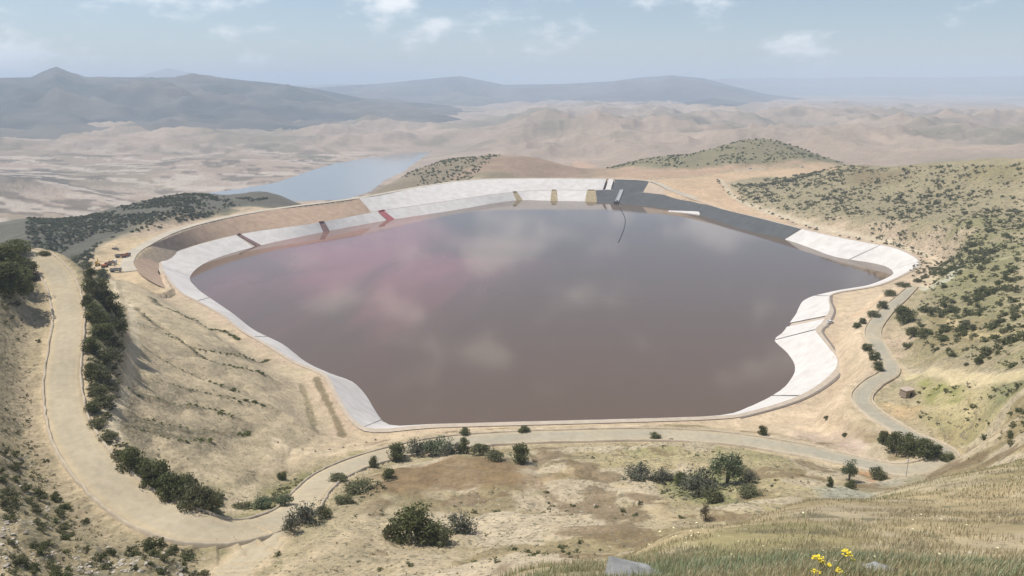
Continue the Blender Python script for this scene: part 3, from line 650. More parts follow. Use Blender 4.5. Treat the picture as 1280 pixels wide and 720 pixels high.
# bench along the top of the lower liner, closed ring
ring = El + outE * 3.6; ring[:, 2] += 0.05
o = strip_between('bench_path', np.vstack([El, El[:1]]), np.vstack([ring, ring[:1]]), bench_m, 3, wob=0.03); tag(o, kind='structure')
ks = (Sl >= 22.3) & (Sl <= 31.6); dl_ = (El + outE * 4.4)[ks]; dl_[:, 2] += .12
drain_m = simple('drain_channel_brown', (0.20, 0.165, 0.135), .2, .5, .95); tag(ribbon('drain_channel', dl_, .5, drain_m, .10), kind='structure')  # drain channel: one even dark brown ribbon just outside the bench
# upper faces of the dam
def ez_at(q):
    k = min(range(NP), key=lambda i: (PAIRS[i][1][0] - q[0]) ** 2 + (PAIRS[i][1][1] - q[1]) ** 2)
    d = [math.hypot(PAIRS[i][1][0] - q[0], PAIRS[i][1][1] - q[1]) + .3 for i in range(NP)]
    w_ = np.array([1 / x ** 3 for x in d]); return float((w_ * EZ).sum() / w_.sum()) + 0.2
def face(name, Epx, Opx, m, lab=None, cat=None, na=6):
    e = smooth_line([P(q[0], q[1], ez_at(q)) for q in Epx], 6); n_ = len(e)
    o_ = smooth_line([P(*q) for q in Opx], 6); tt = np.linspace(0, 1, n_); ts = np.linspace(0, 1, len(o_))
    o_ = np.stack([np.interp(tt, ts, o_[:, c]) for c in range(3)], 1)
    dv = o_ - e; dv[:, 2] = 0; dl = np.linalg.norm(dv, axis=1)[:, None]; e = e + dv / np.maximum(dl, 1e-6) * np.minimum(3.2, dl * .3)
    return strip_between(name, e, o_, m, na)
f1 = face('dam_face', [(223,361,10.2),(205,345,10.2),(203,333,10.2),(215,317,10.2),(300,293,10.2),(395,279,10.2),(466,265.5,10.2)],
     [(205,360,14),(178,345,21),(168,327,22),(184,308.5,22),(270,277,22),(365,258.5,22),(449,248,22)], brown_m); tag(f1, kind='structure')
wu = face('upper_liner', [(466,265.5,10.2),(550,253,10.2),(635,241,10.2),(690,238,10.2),(739,238,10.2),(753,237.6,10.2)],
     [(449,248,22.1),(530,233.5,22.1),(588,225.5,22.1),(655,223.5,22.1),(720,223.5,22.1),(758,223.6,22.1)], white_m)
tag(wu, 'long white upper liner sheet on the far dam face below its crest', 'liner')
wn2 = face('liner_strip', [(756,237.6,10.2),(763,237.5,10.2)], [(761,223.7,22.1),(767,224.2,22.1)], white_m); tag(wn2, 'narrow white liner strip beside the dark panel on the far dam', 'liner')
du = face('dark_liner_panel', [(764.5,237.5,10.2),(803,240.5,10.2)], [(769,224.4,22.1),(811,227,22.1)], dark_m); tag(du, 'dark grey square liner panel on the far dam face under the crest', 'liner')
tf = face('dam_face', [(803,240.5,10.2),(850,247,10.2),(904,261.5,10.2)], [(811,227,22),(838,238.5,16),(868,248,13)], tan_m); tag(tf, kind='structure')
# crest road: along the crest, outwards
cl_ = crest_l[6:]; tg = np.gradient(cl_, axis=0); nrm = np.stack([-tg[:, 1], tg[:, 0], 0 * tg[:, 0]], 1); nrm /= np.linalg.norm(nrm, axis=1)[:, None]
if nrm[len(nrm) // 2][1] < 0: nrm = -nrm
cr_in = cl_.copy(); cr_in[:, 2] += 0.1; cr_out = cl_ + nrm * 9; cr_out[:, 2] = cl_[:, 2] + 0.1
tag(strip_between('crest_road', cr_in, cr_out, road_m, 4, wob=0.03), kind='structure')
# white dyke at the right end of the far shore
dk = ribbon('dyke', smooth_line([P(836,263.2,.8), P(860,264,1.6), P(885,264.8,3.2), P(906,265.4,5.4)], 4), 1.6, white_m, 2.4)
tag(dk, 'low white dyke jutting along the far right shore between two dark liner areas', 'dyke')

# ------------------------------------------------------------------ gravel road with berms
lane_m, _t, _b = attr_mat('gravel_lanes', (0.06, 0.5), (0.10, 0.12), bump=0.06, bscale=1.5)
def build_road(name, line, wid, m, berm=True):
    tg = np.gradient(line, axis=0); nr_ = np.stack([-tg[:, 1], tg[:, 0], 0 * tg[:, 0]], 1); nr_ /= np.linalg.norm(nr_, axis=1)[:, None] + 1e-9
    hw = wid[:, None] / 2
    cs = [(-1.12, -.5, 0), (-1.0, .02, 0), (-.8, .05, .1), (-.62, .03, .8), (-.5, .04, .8), (-.36, .08, .6), (-.2, .05, .9), (-.08, .05, .8), (.08, .09, .6), (.22, .05, .9), (.36, .05, .85), (.5, .08, .5), (.64, .04, .7), (.82, .05, .1), (1.0, .02, 0), (1.12, -.5, 0)]
    V = np.stack([line + nr_ * hw * a + np.array([0, 0, dz]) for a, dz, k in cs], 1)
    wob = fbm(np.arange(len(line)) / 9.0, np.zeros(len(line)), 19, 3)
    V[..., :2] += (nr_ * hw * .10)[:, None, :2] * wob[:, None, None] * np.array([0 if abs(c[0]) > .9 else 1 for c in cs])[None, :, None]
    V[..., 2] += 0.05 * fbm(V[..., 0] / 2, V[..., 1] / 2, 3, 2)
    kk = np.array([c[2] for c in cs])[None, :] * np.clip(.75 + .9 * fbm(V[..., 0] / 18, V[..., 1] / 18, 29, 3), 0, 1)
    gy = sstep(.28, .5, np.linspace(0, 1, len(line)))[:, None, None] if berm else 0.0
    C = (S(202, 187, 158) * (1 - .5 * gy) + S(190, 182, 162) * .5 * gy) * (1 - kk[..., None]) + (S(192, 182, 160) * (1 - gy) + S(172, 169, 156) * gy) * kk[..., None]
    if not berm: V[..., 2] = height(V[..., 0], V[..., 1]) + .15 - np.array([.6 if abs(c[0]) > 1.05 else 0 for c in cs])
    F_ = grid_faces(len(line), len(cs))
    o = np_obj(name, V.reshape(-1, 3), F_[:, ::-1], lane_m, C.reshape(-1, 3) * 1.08, smooth=True); tag(o, kind='structure')
    if berm:
        for sgn in (-1, 1):
            bs = [(1.0, -.3), (1.04, .25), (1.1, .55), (1.17, .3), (1.24, -.5)]
            V = np.stack([line + nr_ * hw * a * sgn + np.array([0, 0, dz]) for a, dz in bs], 1)
            V[..., 2] += 0.35 * fbm(V[..., 0] / 3, V[..., 1] / 3, 13, 3) * np.array([0, .6, 1, .6, 0]); V[..., :2] += .25 * fbm(V[..., 0] / 2, V[..., 1] / 2, 23, 2)[..., None]
            F_ = grid_faces(len(line), len(bs)); np_obj('berm', V.reshape(-1, 3), F_ if sgn < 0 else F_[:, ::-1], berm_m, smooth=True, parent=o)
    return o
road_o = build_road('gravel_road', road_c, road_w, road_m)
build_road('side_track', track_c, track_w, road_m, False)

# ------------------------------------------------------------------ haze
zmax = 520.0
hm = bpy.data.materials.new('haze_air'); hm.use_nodes = True; t = hm.node_tree; t.nodes.clear()
ho = t.nodes.new('ShaderNodeOutputMaterial'); pv = t.nodes.new('ShaderNodeVolumePrincipled')
pv.inputs['Color'].default_value = (0.71, 0.84, 1.0, 1); pv.inputs['Density'].default_value = 1.3e-4; pv.inputs['Anisotropy'].default_value = 0.0
t.links.new(pv.outputs[0], ho.inputs['Volume'])
bx = np.array([[x, y, z] for x in (-34000, 34000) for y in (-4000, 30000) for z in (-230, zmax)], float)
hz = np_obj('haze', bx, np.array([[0,1,3,2],[4,6,7,5],[0,4,5,1],[2,3,7,6],[0,2,6,4],[1,5,7,3]]), hm); tag(hz, kind='stuff')
#OBJECTS_HERE
# ------------------------------------------------------------------ plants: leaf meshes
leaf_m, _t, _b = mat('leaves', 0.75); _a = nd(_t, 'ShaderNodeAttribute', attribute_name='soil'); _t.links.new(_a.outputs['Color'], _b.inputs['Base Color'])
_tr = _t.nodes.new('ShaderNodeBsdfTranslucent'); _ms = _t.nodes.new('ShaderNodeMixShader'); _ms.inputs[0].default_value = .35
_t.links.new(_a.outputs['Color'], _tr.inputs['Color']); _t.links.new(_b.outputs[0], _ms.inputs[1]); _t.links.new(_tr.outputs[0], _ms.inputs[2]); _t.links.new(_ms.outputs[0], _t.nodes['Material Output'].inputs['Surface'])
bark_m = simple('bark', (0.10, 0.08, 0.06), 0.3, 8.0, 0.95)
KINDS = {'dense': ((0.066, 0.078, 0.028), (0.165, 0.175, 0.066)), 'grey': ((0.085, 0.090, 0.060), (0.19, 0.19, 0.135)), 'tree': ((0.085, 0.110, 0.056), (0.19, 0.225, 0.12)),
         'olive': ((0.092, 0.098, 0.044), (0.215, 0.21, 0.108)), 'rust': ((0.10, 0.085, 0.045), (0.21, 0.17, 0.10))}
def leaf_cloud(kind, nl, lobes, size, seed, height=1.0, low=0.02):
    """a bush 1 m across and `height` tall, standing on the origin: leaf quads spread through uneven lobes"""
    g = np.random.default_rng(seed); c0, c1 = map(np.array, KINDS[kind])
    ang = g.uniform(0, 2 * np.pi, lobes); rad = np.sqrt(g.uniform(0, 1, lobes)) * 0.34
    lr = g.uniform(0.13, 0.22, lobes); zc = g.uniform(0.06, 0.84, lobes) * (1 - (rad / 0.42) ** 2 * .5) * height
    if low > .1: zc = np.maximum(zc, height * .38)
    cen = np.stack([np.cos(ang) * rad, np.sin(ang) * rad, np.maximum(zc, lr * .8)], 1)
    k = g.integers(0, lobes, nl); d = g.normal(size=(nl, 3)); d /= np.linalg.norm(d, axis=1)[:, None]
    f = g.uniform(0.35, 1.12, nl) ** 0.6
    pos = cen[k] + d * (lr[k] * f)[:, None] * np.array([1, 1, .9 * max(height, .7)]); pos[:, 2] = np.maximum(pos[:, 2], low)
    nrm_ = d + g.normal(size=(nl, 3)) * .6; nrm_ /= np.linalg.norm(nrm_, axis=1)[:, None]
    u = np.cross(nrm_, g.normal(size=(nl, 3))); u /= np.linalg.norm(u, axis=1)[:, None] + 1e-9; v = np.cross(nrm_, u)
    s = size * g.uniform(.55, 1.3, nl)[:, None]
    V = np.stack([pos - u * s * .5, pos - v * s * .28 + u * s * .05, pos + u * s * .6, pos + v * s * .3], 1)
    tone = np.clip(g.normal(.5, .22, nl) + (g.uniform(-.3, .3, lobes))[k], 0, 1)[:, None]
    C = np.repeat(c0 * (1 - tone) + c1 * tone, 4, axis=0)
    return V.reshape(-1, 3), np.arange(nl * 4).reshape(-1, 4), C
def tube(p, r, sides=6):
    p = np.asarray(p, float); r = np.asarray(r, float); n_ = len(p); tg = np.gradient(p, axis=0); tg /= np.linalg.norm(tg, axis=1)[:, None] + 1e-9
    ref = np.array([0.31, 0.2, .93]) if abs(tg[0][2]) < .9 else np.array([1., .1, 0]); V = []
    for i in range(n_):
        a = np.cross(tg[i], ref); a /= np.linalg.norm(a); b_ = np.cross(tg[i], a)
        for k in range(sides): V.append(p[i] + r[i] * (a * math.cos(2 * math.pi * k / sides) + b_ * math.sin(2 * math.pi * k / sides)))
    F_ = [[i * sides + k, i * sides + (k + 1) % sides, (i + 1) * sides + (k + 1) % sides, (i + 1) * sides + k] for i in range(n_ - 1) for k in range(sides)]
    return np.array(V), np.array(F_)
def join(parts):
    V = []; F_ = []; o_ = 0
    for v, f in parts: V.append(v); F_.append(np.asarray(f) + o_); o_ += len(v)
    return np.vstack(V), F_
def stems(seed, height, n_=5, spread=.22, r=.022):
    g = np.random.default_rng(seed); L = []
    for _ in range(n_):
        a = g.uniform(0, 6.28); e = np.array([math.cos(a), math.sin(a), 0]) * spread * g.uniform(.5, 1.2)
        L.append(tube([[0, 0, -.06], e * .25 + [0, 0, height * .25], e * .7 + [0, 0, height * .5], e + [0, 0, height * .75]], [r, r * .85, r * .55, r * .2], 5))
    return join(L)
PROTO = {}
def proto(kind, var):
    if (kind, var) not in PROTO:
        sd = hash((kind == 'dense', kind == 'grey', var)) % 1000 + 3
        h = {'dense': .8, 'grey': .75, 'tree': 1.25, 'olive': .65, 'rust': .9}[kind]
        nl = {'dense': 2600, 'grey': 1500, 'tree': 2200, 'olive': 1800, 'rust': 900}[kind]
        sz = {'dense': .062, 'grey': .060, 'tree': .062, 'olive': .066, 'rust': .07}[kind]
        V, F_, C = leaf_cloud(kind, nl, 30 if kind != 'grey' else 24, sz, sd + var * 7, h, .02 if kind != 'tree' else .3)
        lm = np_mesh('foliage', V, F_, C); lm.materials.append(leaf_m)
        V, F_ = stems(sd + var, h, 6 if kind != 'tree' else 4, .24, .018 if kind != 'tree' else .035)
        sm = np_mesh('stem', V, F_); sm.materials.append(bark_m)
        PROTO[(kind, var)] = (lm, sm, h)
    return PROTO[(kind, var)]
def bush(px, py, wpx, hpx, kind, label, group=None, var=None, name='bush'):
    p = hit(px, py - .17 * wpx); dpt = depth_of(p); w = wpx / F_PX * dpt; h_ = hpx / F_PX * dpt * 1.0
    lm, sm, ph = proto(kind, random.randint(0, 2) if var is None else var)
    isz = name == 'tree'
    e = empty(name, tuple(np.round(p - [0, 0, .1], 3)), random.uniform(0, 6.28), label, 'tree' if isz else 'bush', group)
    e.scale = (w * 1.1, w * 1.1, h_ / ph * 1.02)
    for nm, me in (('crown' if isz else 'foliage', lm), ('trunk' if isz else 'stem', sm)):
        o = link(bpy.data.objects.new(nm, me)); o.parent = e
    return e
# bushes that can be pointed at one by one
LN = [
 (166,592,38,34,'dense','upper left bush of the dark clump inside the lower road bend'),(193,610,42,38,'dense','large dark green bush near the left end of the clump inside the road bend'),
 (217,627,42,36,'dense','dark green bush in the middle of the clump along the road bend'),(242,637,44,34,'olive','wide green bush right of the middle in the road bend clump'),
 (265,640,30,32,'olive','rightmost bush of the clump inside the road bend beside the pale gully'),(152,578,24,16,'olive','small bush at the upper tip of the road bend clump'),
 (232,616,30,24,'olive','small bush above the right half of the road bend clump'),
 (14,378,58,50,'dense','large dark bush at the left photo edge above the haul road'),(6,338,50,32,'dense','dark bush on the left edge slope above the biggest left bush'),
 (32,347,30,22,'olive','small bush on the earth cut beside the upper left road'),(22,322,40,18,'dense','low bush on the skyline of the upper left slope'),(55,322,16,7,'olive','tiny bush beside the road where it vanishes over the brow'),
 (497,579,28,24,'dense','round dark bush at left end of the row along the brown field'),(522,573,32,24,'grey','grey green bush second in the row along the brown field'),
 (546,574,36,27,'tree','pale green bush third in the row behind the brown field'),(565,573,30,24,'grey','grey green bush fourth in the row behind the brown field'),
 (580,570,18,24,'dense','narrow upright dark bush at the right of the brown field row'),(601,574,30,16,'olive','low olive bush right of the narrow upright one'),
 (617,579,28,12,'olive','flat olive bush on the corner of the brown field'),(651,583,28,28,'dense','round dark bush standing alone right of the brown field row'),(668,580,9,5,'rust','tiny rusty bush right of the round dark bush'),
 (468,587,14,18,'olive','small upright bush on the roadside left of the brown field'),(486,600,20,14,'dense','small dark bush at the left tip of the brown field'),
 (581,546,16,10,'dense','small bush between the road and the near shore, left one'),(655,543,16,9,'dense','small bush between the road and the near shore, middle one'),
 (819,551,15,10,'dense','dark bush on the near edge of the road right of centre'),(839,552,7,4,'olive','tiny bush just right of the dark roadside bush'),(953,545,13,14,'dense','lone round bush between the shore and the road at right'),
 (522,686,66,50,'dense','biggest round dark green bush in the foreground hollow'),(572,674,46,34,'grey','greyish bush right beside the biggest foreground bush'),(490,677,24,22,'olive','small bush left beside the biggest foreground bush'),(550,686,36,26,'olive','low bush between the biggest foreground bush and the greyish one'),
 (364,668,26,28,'grey','grey bush left of the road junction bank'),(387,661,44,34,'grey','larger grey bush on the bank where the road climbs'),(406,650,22,18,'olive','small olive bush at the right end of the grey junction bushes'),
 (353,602,14,14,'dense','small round bush alone on the grassy gully side'),(356,637,24,22,'tree','bright green bush inside the bend above the junction'),(326,641,30,18,'tree','low bright green bush left inside the bend above the junction'),
 (452,622,46,14,'olive','long low bush on the bank edge above the junction road'),(430,632,26,10,'olive','small low bush left on the bank edge above the junction'),
 (936,606,24,18,'grey','small bush right behind the tall green tree'),(800,607,46,22,'grey','grey bush at the left end of the thicket right of centre'),(828,607,32,20,'grey','grey bush second in the thicket right of centre'),
 (872,628,56,40,'grey','widest grey bush of the thicket left of the tall tree'),(850,608,22,18,'dense','dark bush within the thicket right of centre'),(938,624,36,12,'olive','low bush at the foot of the tall green tree'),(882,652,16,24,'rust','brownish upright bush below the thicket at the grass edge'),(890,632,30,20,'olive','olive bush between the widest grey bush and the tree'),
 (1104,556,16,20,'dense','leftmost bush of the dark row in the right road loop'),(1117,565,22,26,'dense','second bush of the dark row in the right road loop'),(1134,570,32,28,'dense','third and largest bush of the dark row in the right road loop'),(1152,575,34,26,'dense','fourth bush of the dark row in the right road loop'),(1168,573,20,18,'dense','rightmost bush of the dark row in the right road loop'),
 (1182,578,24,10,'dense','low dark bush outside the right hairpin'),(1063,613,16,12,'dense','small dark bush at the left end of the grey mound'),(1098,603,24,18,'olive','olive bush on top of the grey mound'),(1037,610,9,17,'dense','narrow upright dark shrub left of the grey mound'),
 (1056,547,8,6,'olive','tiny bush on the bare pale ground right of the near shore'),(1033,525,8,5,'olive','tiny bush on bare ground above the lone round bush'),
 (1071,412,12,9,'dense','bush at the lower end of the strip along the right road'),(1078,406,10,9,'dense','second bush up the strip along the right road'),(1092,399,18,9,'olive','third bush up the strip along the right road'),(1103,388,13,14,'olive','fourth bush up the strip along the right road'),(1112,372,16,10,'olive','fifth bush up the strip along the right road'),(1129,361,18,7,'olive','sixth bush up the strip along the right road'),(1147,355,12,6,'olive','topmost bush of the strip along the right road'),
 (1084,440,14,11,'dense','upper bush of the clump inside the right road bend'),(1092,452,16,14,'dense','middle bush of the clump inside the right road bend'),(1098,466,16,14,'dense','lower bush of the clump inside the right road bend'),
 (1132,408,26,24,'dense','large dark bush right of the right road'),(1126,395,18,12,'dense','dark bush above the large one right of the right road'),(1142,424,20,14,'dense','bush below the large one right of the right road'),(1135,437,14,9,'olive','small bush over the pale track right of the road'),
 (1223,456,11,10,'dense','dark bush at the top of the eroded bank'),(1208,458,7,5,'olive','small bush left of the dark one above the eroded bank')]
LN += [(126,478,26,18,'olive','olive bush low in the strip right of the left haul road, above the grassy end'),(140,486,18,12,'grey','grey bush beside the pale gully path right of the left haul road'),(130,508,26,14,'olive','low olive bush at the grassy lower end of the haul road strip'),
 (122,536,24,12,'olive','low bush on the slope just above the road bend clump, left one'),(136,552,24,12,'olive','low bush on the slope just above the road bend clump, right one'),(302,640,26,10,'olive','low bush at the mouth of the pale gully beside the road'),(420,607,30,10,'olive','low bush inside the climbing bend of the road')]
for q in LN: bush(*q)
bush(908,612,44,56,'tree','tall pale green tree right of the thicket above the grassy slope', name='tree', var=0)
bush(1061,604,20,34,'tree','narrow green tree behind the grey mound', name='tree', var=1)
ORD = 'lowest second third fourth fifth sixth seventh eighth ninth tenth eleventh twelfth thirteenth fourteenth fifteenth sixteenth seventeenth topmost'.split()
_ys = [374,396,404,419,427,442,456,402,472,500,517,354,352,386,410,440,336,327]; _rank = [sorted(_ys, reverse=True).index(y_) for y_ in _ys]
for i, (px, py, w_, h_) in enumerate([(112,374,30,32),(128,396,32,32),(110,404,26,24),(139,419,26,24),(122,427,30,24),(106,442,24,22),(126,456,28,20),(138,402,22,20),(108,472,22,18),(115,500,24,16),(106,517,24,14),(119,354,20,18),(105,352,18,18),(101,386,16,18),(118,410,24,20),(133,440,24,18),(100,336,16,8),(88,327,18,6)]):
    bush(px + 9, py, w_, h_, 'dense' if i % 3 else 'olive', ORD[_rank[i]] + ' bush from the bottom in the strip right of the left haul road', 'bushes below the left haul road')

# ------------------------------------------------------------------ scattered scrub
small_V, small_F, small_C = leaf_cloud('olive', 150, 9, .17, 5, .72)
tiny_V, tiny_F, tiny_C = leaf_cloud('dense', 44, 6, .30, 6, .8)
def scatter(poly_px, n_, wmin, wmax, clump=30.0, thr=-.05, rr_=(60, 4000), seed=1, power=1.6):
    poly = hitpoly(poly_px); b0, b1 = poly.min(0), poly.max(0); g = np.random.default_rng(seed)
    m = n_ * 14; x = g.uniform(b0[0], b1[0], m); y = g.uniform(b0[1], b1[1], m)
    ok = in_poly(x, y, poly) & (np.hypot(x, y) > rr_[0]) & (np.hypot(x, y) < rr_[1])
    ok &= fbm(x / clump, y / clump, seed + 40, 3) + g.uniform(-.22, .22, m) > thr
    x, y = x[ok][:n_ * 3], y[ok][:n_ * 3]
    dd = np.min((x[:, None] - road_c[::3, 0]) ** 2 + (y[:, None] - road_c[::3, 1]) ** 2, axis=1) if len(x) else np.zeros(0)
    keep_ = dd > 8.0 ** 2; x, y = x[keep_][:n_], y[keep_][:n_]
    w = wmin + (wmax - wmin) * g.uniform(0, 1, len(x)) ** power
    return np.stack([x, y, height(x, y), w], 1)
def stuff_mesh(name, pts, base, tall=1.0, seed=3, tones=(0.7, 1.25), m=leaf_m, kindlab=None, sink=.05):
    V0, F0, C0 = base; g = np.random.default_rng(seed); n_ = len(pts); a = g.uniform(0, 6.28, n_); c, s = np.cos(a), np.sin(a)
    w = pts[:, 3]; hh = w * tall * g.uniform(.7, 1.2, n_)
    X = (V0[None, :, 0] * c[:, None] - V0[None, :, 1] * s[:, None]) * w[:, None] + pts[:, 0:1]
    Y = (V0[None, :, 0] * s[:, None] + V0[None, :, 1] * c[:, None]) * w[:, None] + pts[:, 1:2]
    Z = V0[None, :, 2] * hh[:, None] + pts[:, 2:3] - sink * w[:, None]
    F_ = (F0[None] + (np.arange(n_) * len(V0))[:, None, None]).reshape(-1, F0.shape[1])
    C = (C0[None] * g.uniform(tones[0], tones[1], (n_, 1, 1))).reshape(-1, 3)
    o = np_obj(name, np.stack([X, Y, Z], -1).reshape(-1, 3), F_, m, C); return tag(o, kind='stuff')
HILL = [(905,226),(960,217),(1060,207),(1290,203),(1290,462),(1200,452),(1150,435),(1148,380),(1166,345),(1150,318),(1100,300),(1000,272),(930,250)]
right_pts = np.vstack([scatter(HILL, 1500, 2.2, 7.0, 34, -.10, (280, 1100), 11), scatter(HILL, 1300, 1.4, 3.6, 20, -.25, (280, 1100), 12),
    scatter([(920,228),(1000,218),(1060,212),(1065,232),(960,240)], 160, 4, 8, 60, -.4, (500,1200), 13),
    scatter([(1130,300),(1290,290),(1290,440),(1180,440),(1150,360)], 260, 2.5, 6.0, 40, -.05, (250, 700), 14),
    scatter([(1150,470),(1290,470),(1290,555),(1200,545),(1130,510)], 90, 1.0, 3.0, 20, -.1, (150, 420), 15)])
# a line of bushes along the outside of the perimeter track
lp = [(897,224),(905,236),(922,248),(940,258),(960,266),(985,275),(1005,283),(1030,290),(1060,297),(1090,302),(1120,308),(1150,318)]
lw = smooth_line([hit(*q) for q in lp], 9.0)
lw4 = np.array([[p_[0] + random.uniform(-2, 2), p_[1] + random.uniform(-2, 2), 0, random.uniform(3.0, 6.0)] for p_ in lw if random.random() < .75]); lw4[:, 2] = height(lw4[:, 0], lw4[:, 1])
right_pts = np.vstack([right_pts, lw4])
left_pts = np.vstack([scatter([(0,540),(60,610),(130,670),(240,690),(250,722),(0,722)], 230, .8, 3.0, 14, -.05, (60, 250), 21),
    scatter([(0,385),(50,400),(50,520),(110,620),(60,620),(0,540)], 70, .7, 2.2, 14, .0, (60, 300), 22)])
mid_pts = np.vstack([scatter([(330,700),(450,640),(600,620),(760,600),(880,640),(700,700),(500,722)], 110, .5, 1.8, 16, .0, (60, 280), 23),
    scatter([(700,556),(900,555),(1040,580),(1010,625),(880,640),(760,600)], 60, .6, 2.0, 16, .0, (60, 320), 24)])
allp = [(p_, 0) for p_ in right_pts] + [(p_, 1) for p_ in left_pts] + [(p_, 2) for p_ in mid_pts]
allp.sort(key=lambda q: -q[0][3] / math.hypot(q[0][0], q[0][1]))
MED = []
for k in range(4):
    V, F_, C = leaf_cloud(['olive', 'dense', 'olive', 'dense'][k], 420, 12, .11, 60 + k, .7); me = np_mesh('bush', V, F_, C); me.materials.append(leaf_m); MED.append(me)
LBL = [('dark green bush scattered on the dry hillside right of the reservoir', 'bushes on the right hillside'), ('small bush on the rocky slope at the lower left', 'bushes on the lower left slope'), ('small bush on the dry foreground slope at the centre', 'bushes on the centre slope')]
def where(p_, k):
    x, y, z_ = p_[0], p_[1], p_[2] - CAM_Z; d_ = y * cp - z_ * sp; px = CX + F_PX * x / d_; py = CY - F_PX * (y * sp + z_ * cp) / d_
    size = 'large' if p_[3] > 5.2 else 'mid-sized' if p_[3] > 3.2 else 'small'
    if k == 0:
        a = 'just below the skyline' if py < 225 else 'on the upper part' if py < 275 else 'halfway up' if py < 335 else 'level with the white peninsula' if py < 400 else 'just above the pale track' if py < 462 else 'on the eroded bank'
        b = 'beside the shore road' if px < 1130 else 'in the middle of' if px < 1205 else 'near the photo edge of'
        return size + ' bush ' + a + (', ' + b if px < 1130 else ', ' + b + ' the right hillside'), LBL[k][1]
    if k == 1:
        a = 'high on the lower left slope beside the road' if py < 600 else 'in the bottom left corner' if px < 90 and py > 660 else 'on the rocky lower left slope' if px < 130 else 'on the bank below the lower road bend'
        return ('wide ' if p_[3] > 2.0 else 'mid-sized ' if p_[3] > 1.3 else 'small ') + 'bush ' + a, LBL[k][1]
    return ('wide ' if p_[3] > 1.4 else 'small ') + 'bush on dry ground ' + ('left of the thicket' if px < 780 else 'around the thicket right of centre') + (' near the bottom' if py > 650 else ' towards the road'), LBL[k][1]
for p_, k in allp[:300]:
    o = link(bpy.data.objects.new('bush', MED[random.randint(0, 3)])); o.location = (p_[0], p_[1], p_[2] - .05 * p_[3]); o.rotation_euler = (0, 0, random.uniform(0, 6.28))
    w_ = p_[3]; o.scale = (w_ * random.uniform(.9, 1.5), w_, w_ * random.uniform(.75, 1.15)); _l, _g2 = where(p_, k); tag(o, _l, 'bush', _g2)
rest = np.array([p_ for p_, k in allp[300:]])
stuff_mesh('distant_scrub', rest, (small_V, small_F, small_C), .8, 3)
# wooded slope behind the dam, scrub on the hills behind
wood = scatter([(0,312),(35,273),(109,270),(150,259),(230,243),(290,248),(340,247),(300,257),(200,285),(120,307),(60,322)], 2600, 2.5, 5.5, 45, -.3, (640, 1280), 31, 1.2)
stuff_mesh('dark_woodland', wood, (tiny_V, tiny_F, tiny_C * .6 + .035), .8, 4, (.7, 1.3))
h1 = scatter([(455,242),(520,213),(600,197),(690,200),(600,215),(540,232)], 950, 3, 7, 50, -.3, (1050, 1500), 32)
h2 = scatter([(755,211),(820,197),(900,182),(940,173),(1000,184),(1055,205),(960,206),(850,210)], 1200, 3, 7, 50, -.25, (1150, 1650), 33)
stuff_mesh('hill_scrub', np.vstack([h1, h2]), (tiny_V, tiny_F, tiny_C), .8, 5, (.8, 1.5))
def scatter_px(poly, n_, w0, w1, seed):
    g = np.random.default_rng(seed); pl = np.array(poly, float); out = []
    while len(out) < n_:
        x, y = g.uniform(*zip(pl.min(0), pl.max(0)))
        if in_poly(np.array([x]), np.array([y]), pl)[0]:
            q = hit(x, y); w = w0 + (w1 - w0) * g.uniform() ** 2
            if np.min((q[0] - road_c[:, 0]) ** 2 + (q[1] - road_c[:, 1]) ** 2) > (4.6 + .5 * w) ** 2: out.append([q[0], q[1], q[2], w])
            else: n_ -= 1
    return np.array(out)
und = np.vstack([scatter_px([(100,338),(122,345),(160,405),(153,440),(146,500),(124,540),(108,500),(108,400)], 330, 1.0, 3.6, 61), scatter_px([(118,530),(140,540),(185,580),(278,616),(276,644),(220,640),(160,600)], 220, .8, 2.6, 68), scatter_px([(0,318),(40,330),(52,345),(30,382),(0,388)], 130, 1.0, 3.0, 69), scatter_px([(312,640),(350,606),(440,574),(462,572),(400,596),(378,628)], 150, .5, 1.8, 70), scatter([(108,338),(122,345),(160,405),(153,440),(146,500),(124,535),(112,500),(112,400)], 300, 1.0, 3.4, 16, -.3, (120, 420), 61), scatter([(150,565),(185,585),(278,618),(276,640),(220,632),(165,600)], 140, .8, 2.6, 12, -.3, (120, 300), 62),
    scatter([(312,632),(360,606),(440,572),(462,570),(405,596),(382,622),(330,640)], 150, .6, 2.0, 12, -.3, (120, 350), 63), scatter([(425,622),(480,598),(500,590),(480,612),(430,636)], 60, .6, 1.8, 12, -.4, (120, 350), 64),
    scatter([(0,312),(40,328),(45,350),(20,380),(0,385)], 120, 1.0, 3.0, 16, -.3, (120, 420), 65), scatter([(790,598),(860,590),(945,600),(930,628),(860,632)], 120, .6, 2.0, 10, -.2, (120, 350), 66), scatter([(1100,552),(1170,570),(1160,578),(1105,566)], 50, .8, 2.0, 10, -.4, (120, 350), 67)])
stuff_mesh('undergrowth', und, (small_V, small_F, small_C * .95), .6, 8, (.6, 1.4))
# weeds on the terrace banks
wd = []
for row in TERR:
    l_ = smooth_line([hit(*q) for q in row], 1.6)
    for i_, p_ in enumerate(l_):
        for _r in range(2):
            if random.random() < .45 + .5 * (i_ / len(l_)) ** 2: wd.append([p_[0] + random.uniform(-1.2, 1.2), p_[1] + random.uniform(-1.2, 1.2), 0, random.uniform(.6, 1.5) * (1 + 1.3 * (i_ / len(l_)) ** 2)])
wd = np.array(wd); wd[:, 2] = height(wd[:, 0], wd[:, 1]); stuff_mesh('terrace_weeds', wd, (tiny_V, tiny_F, tiny_C), .7, 6, (.9, 1.8))
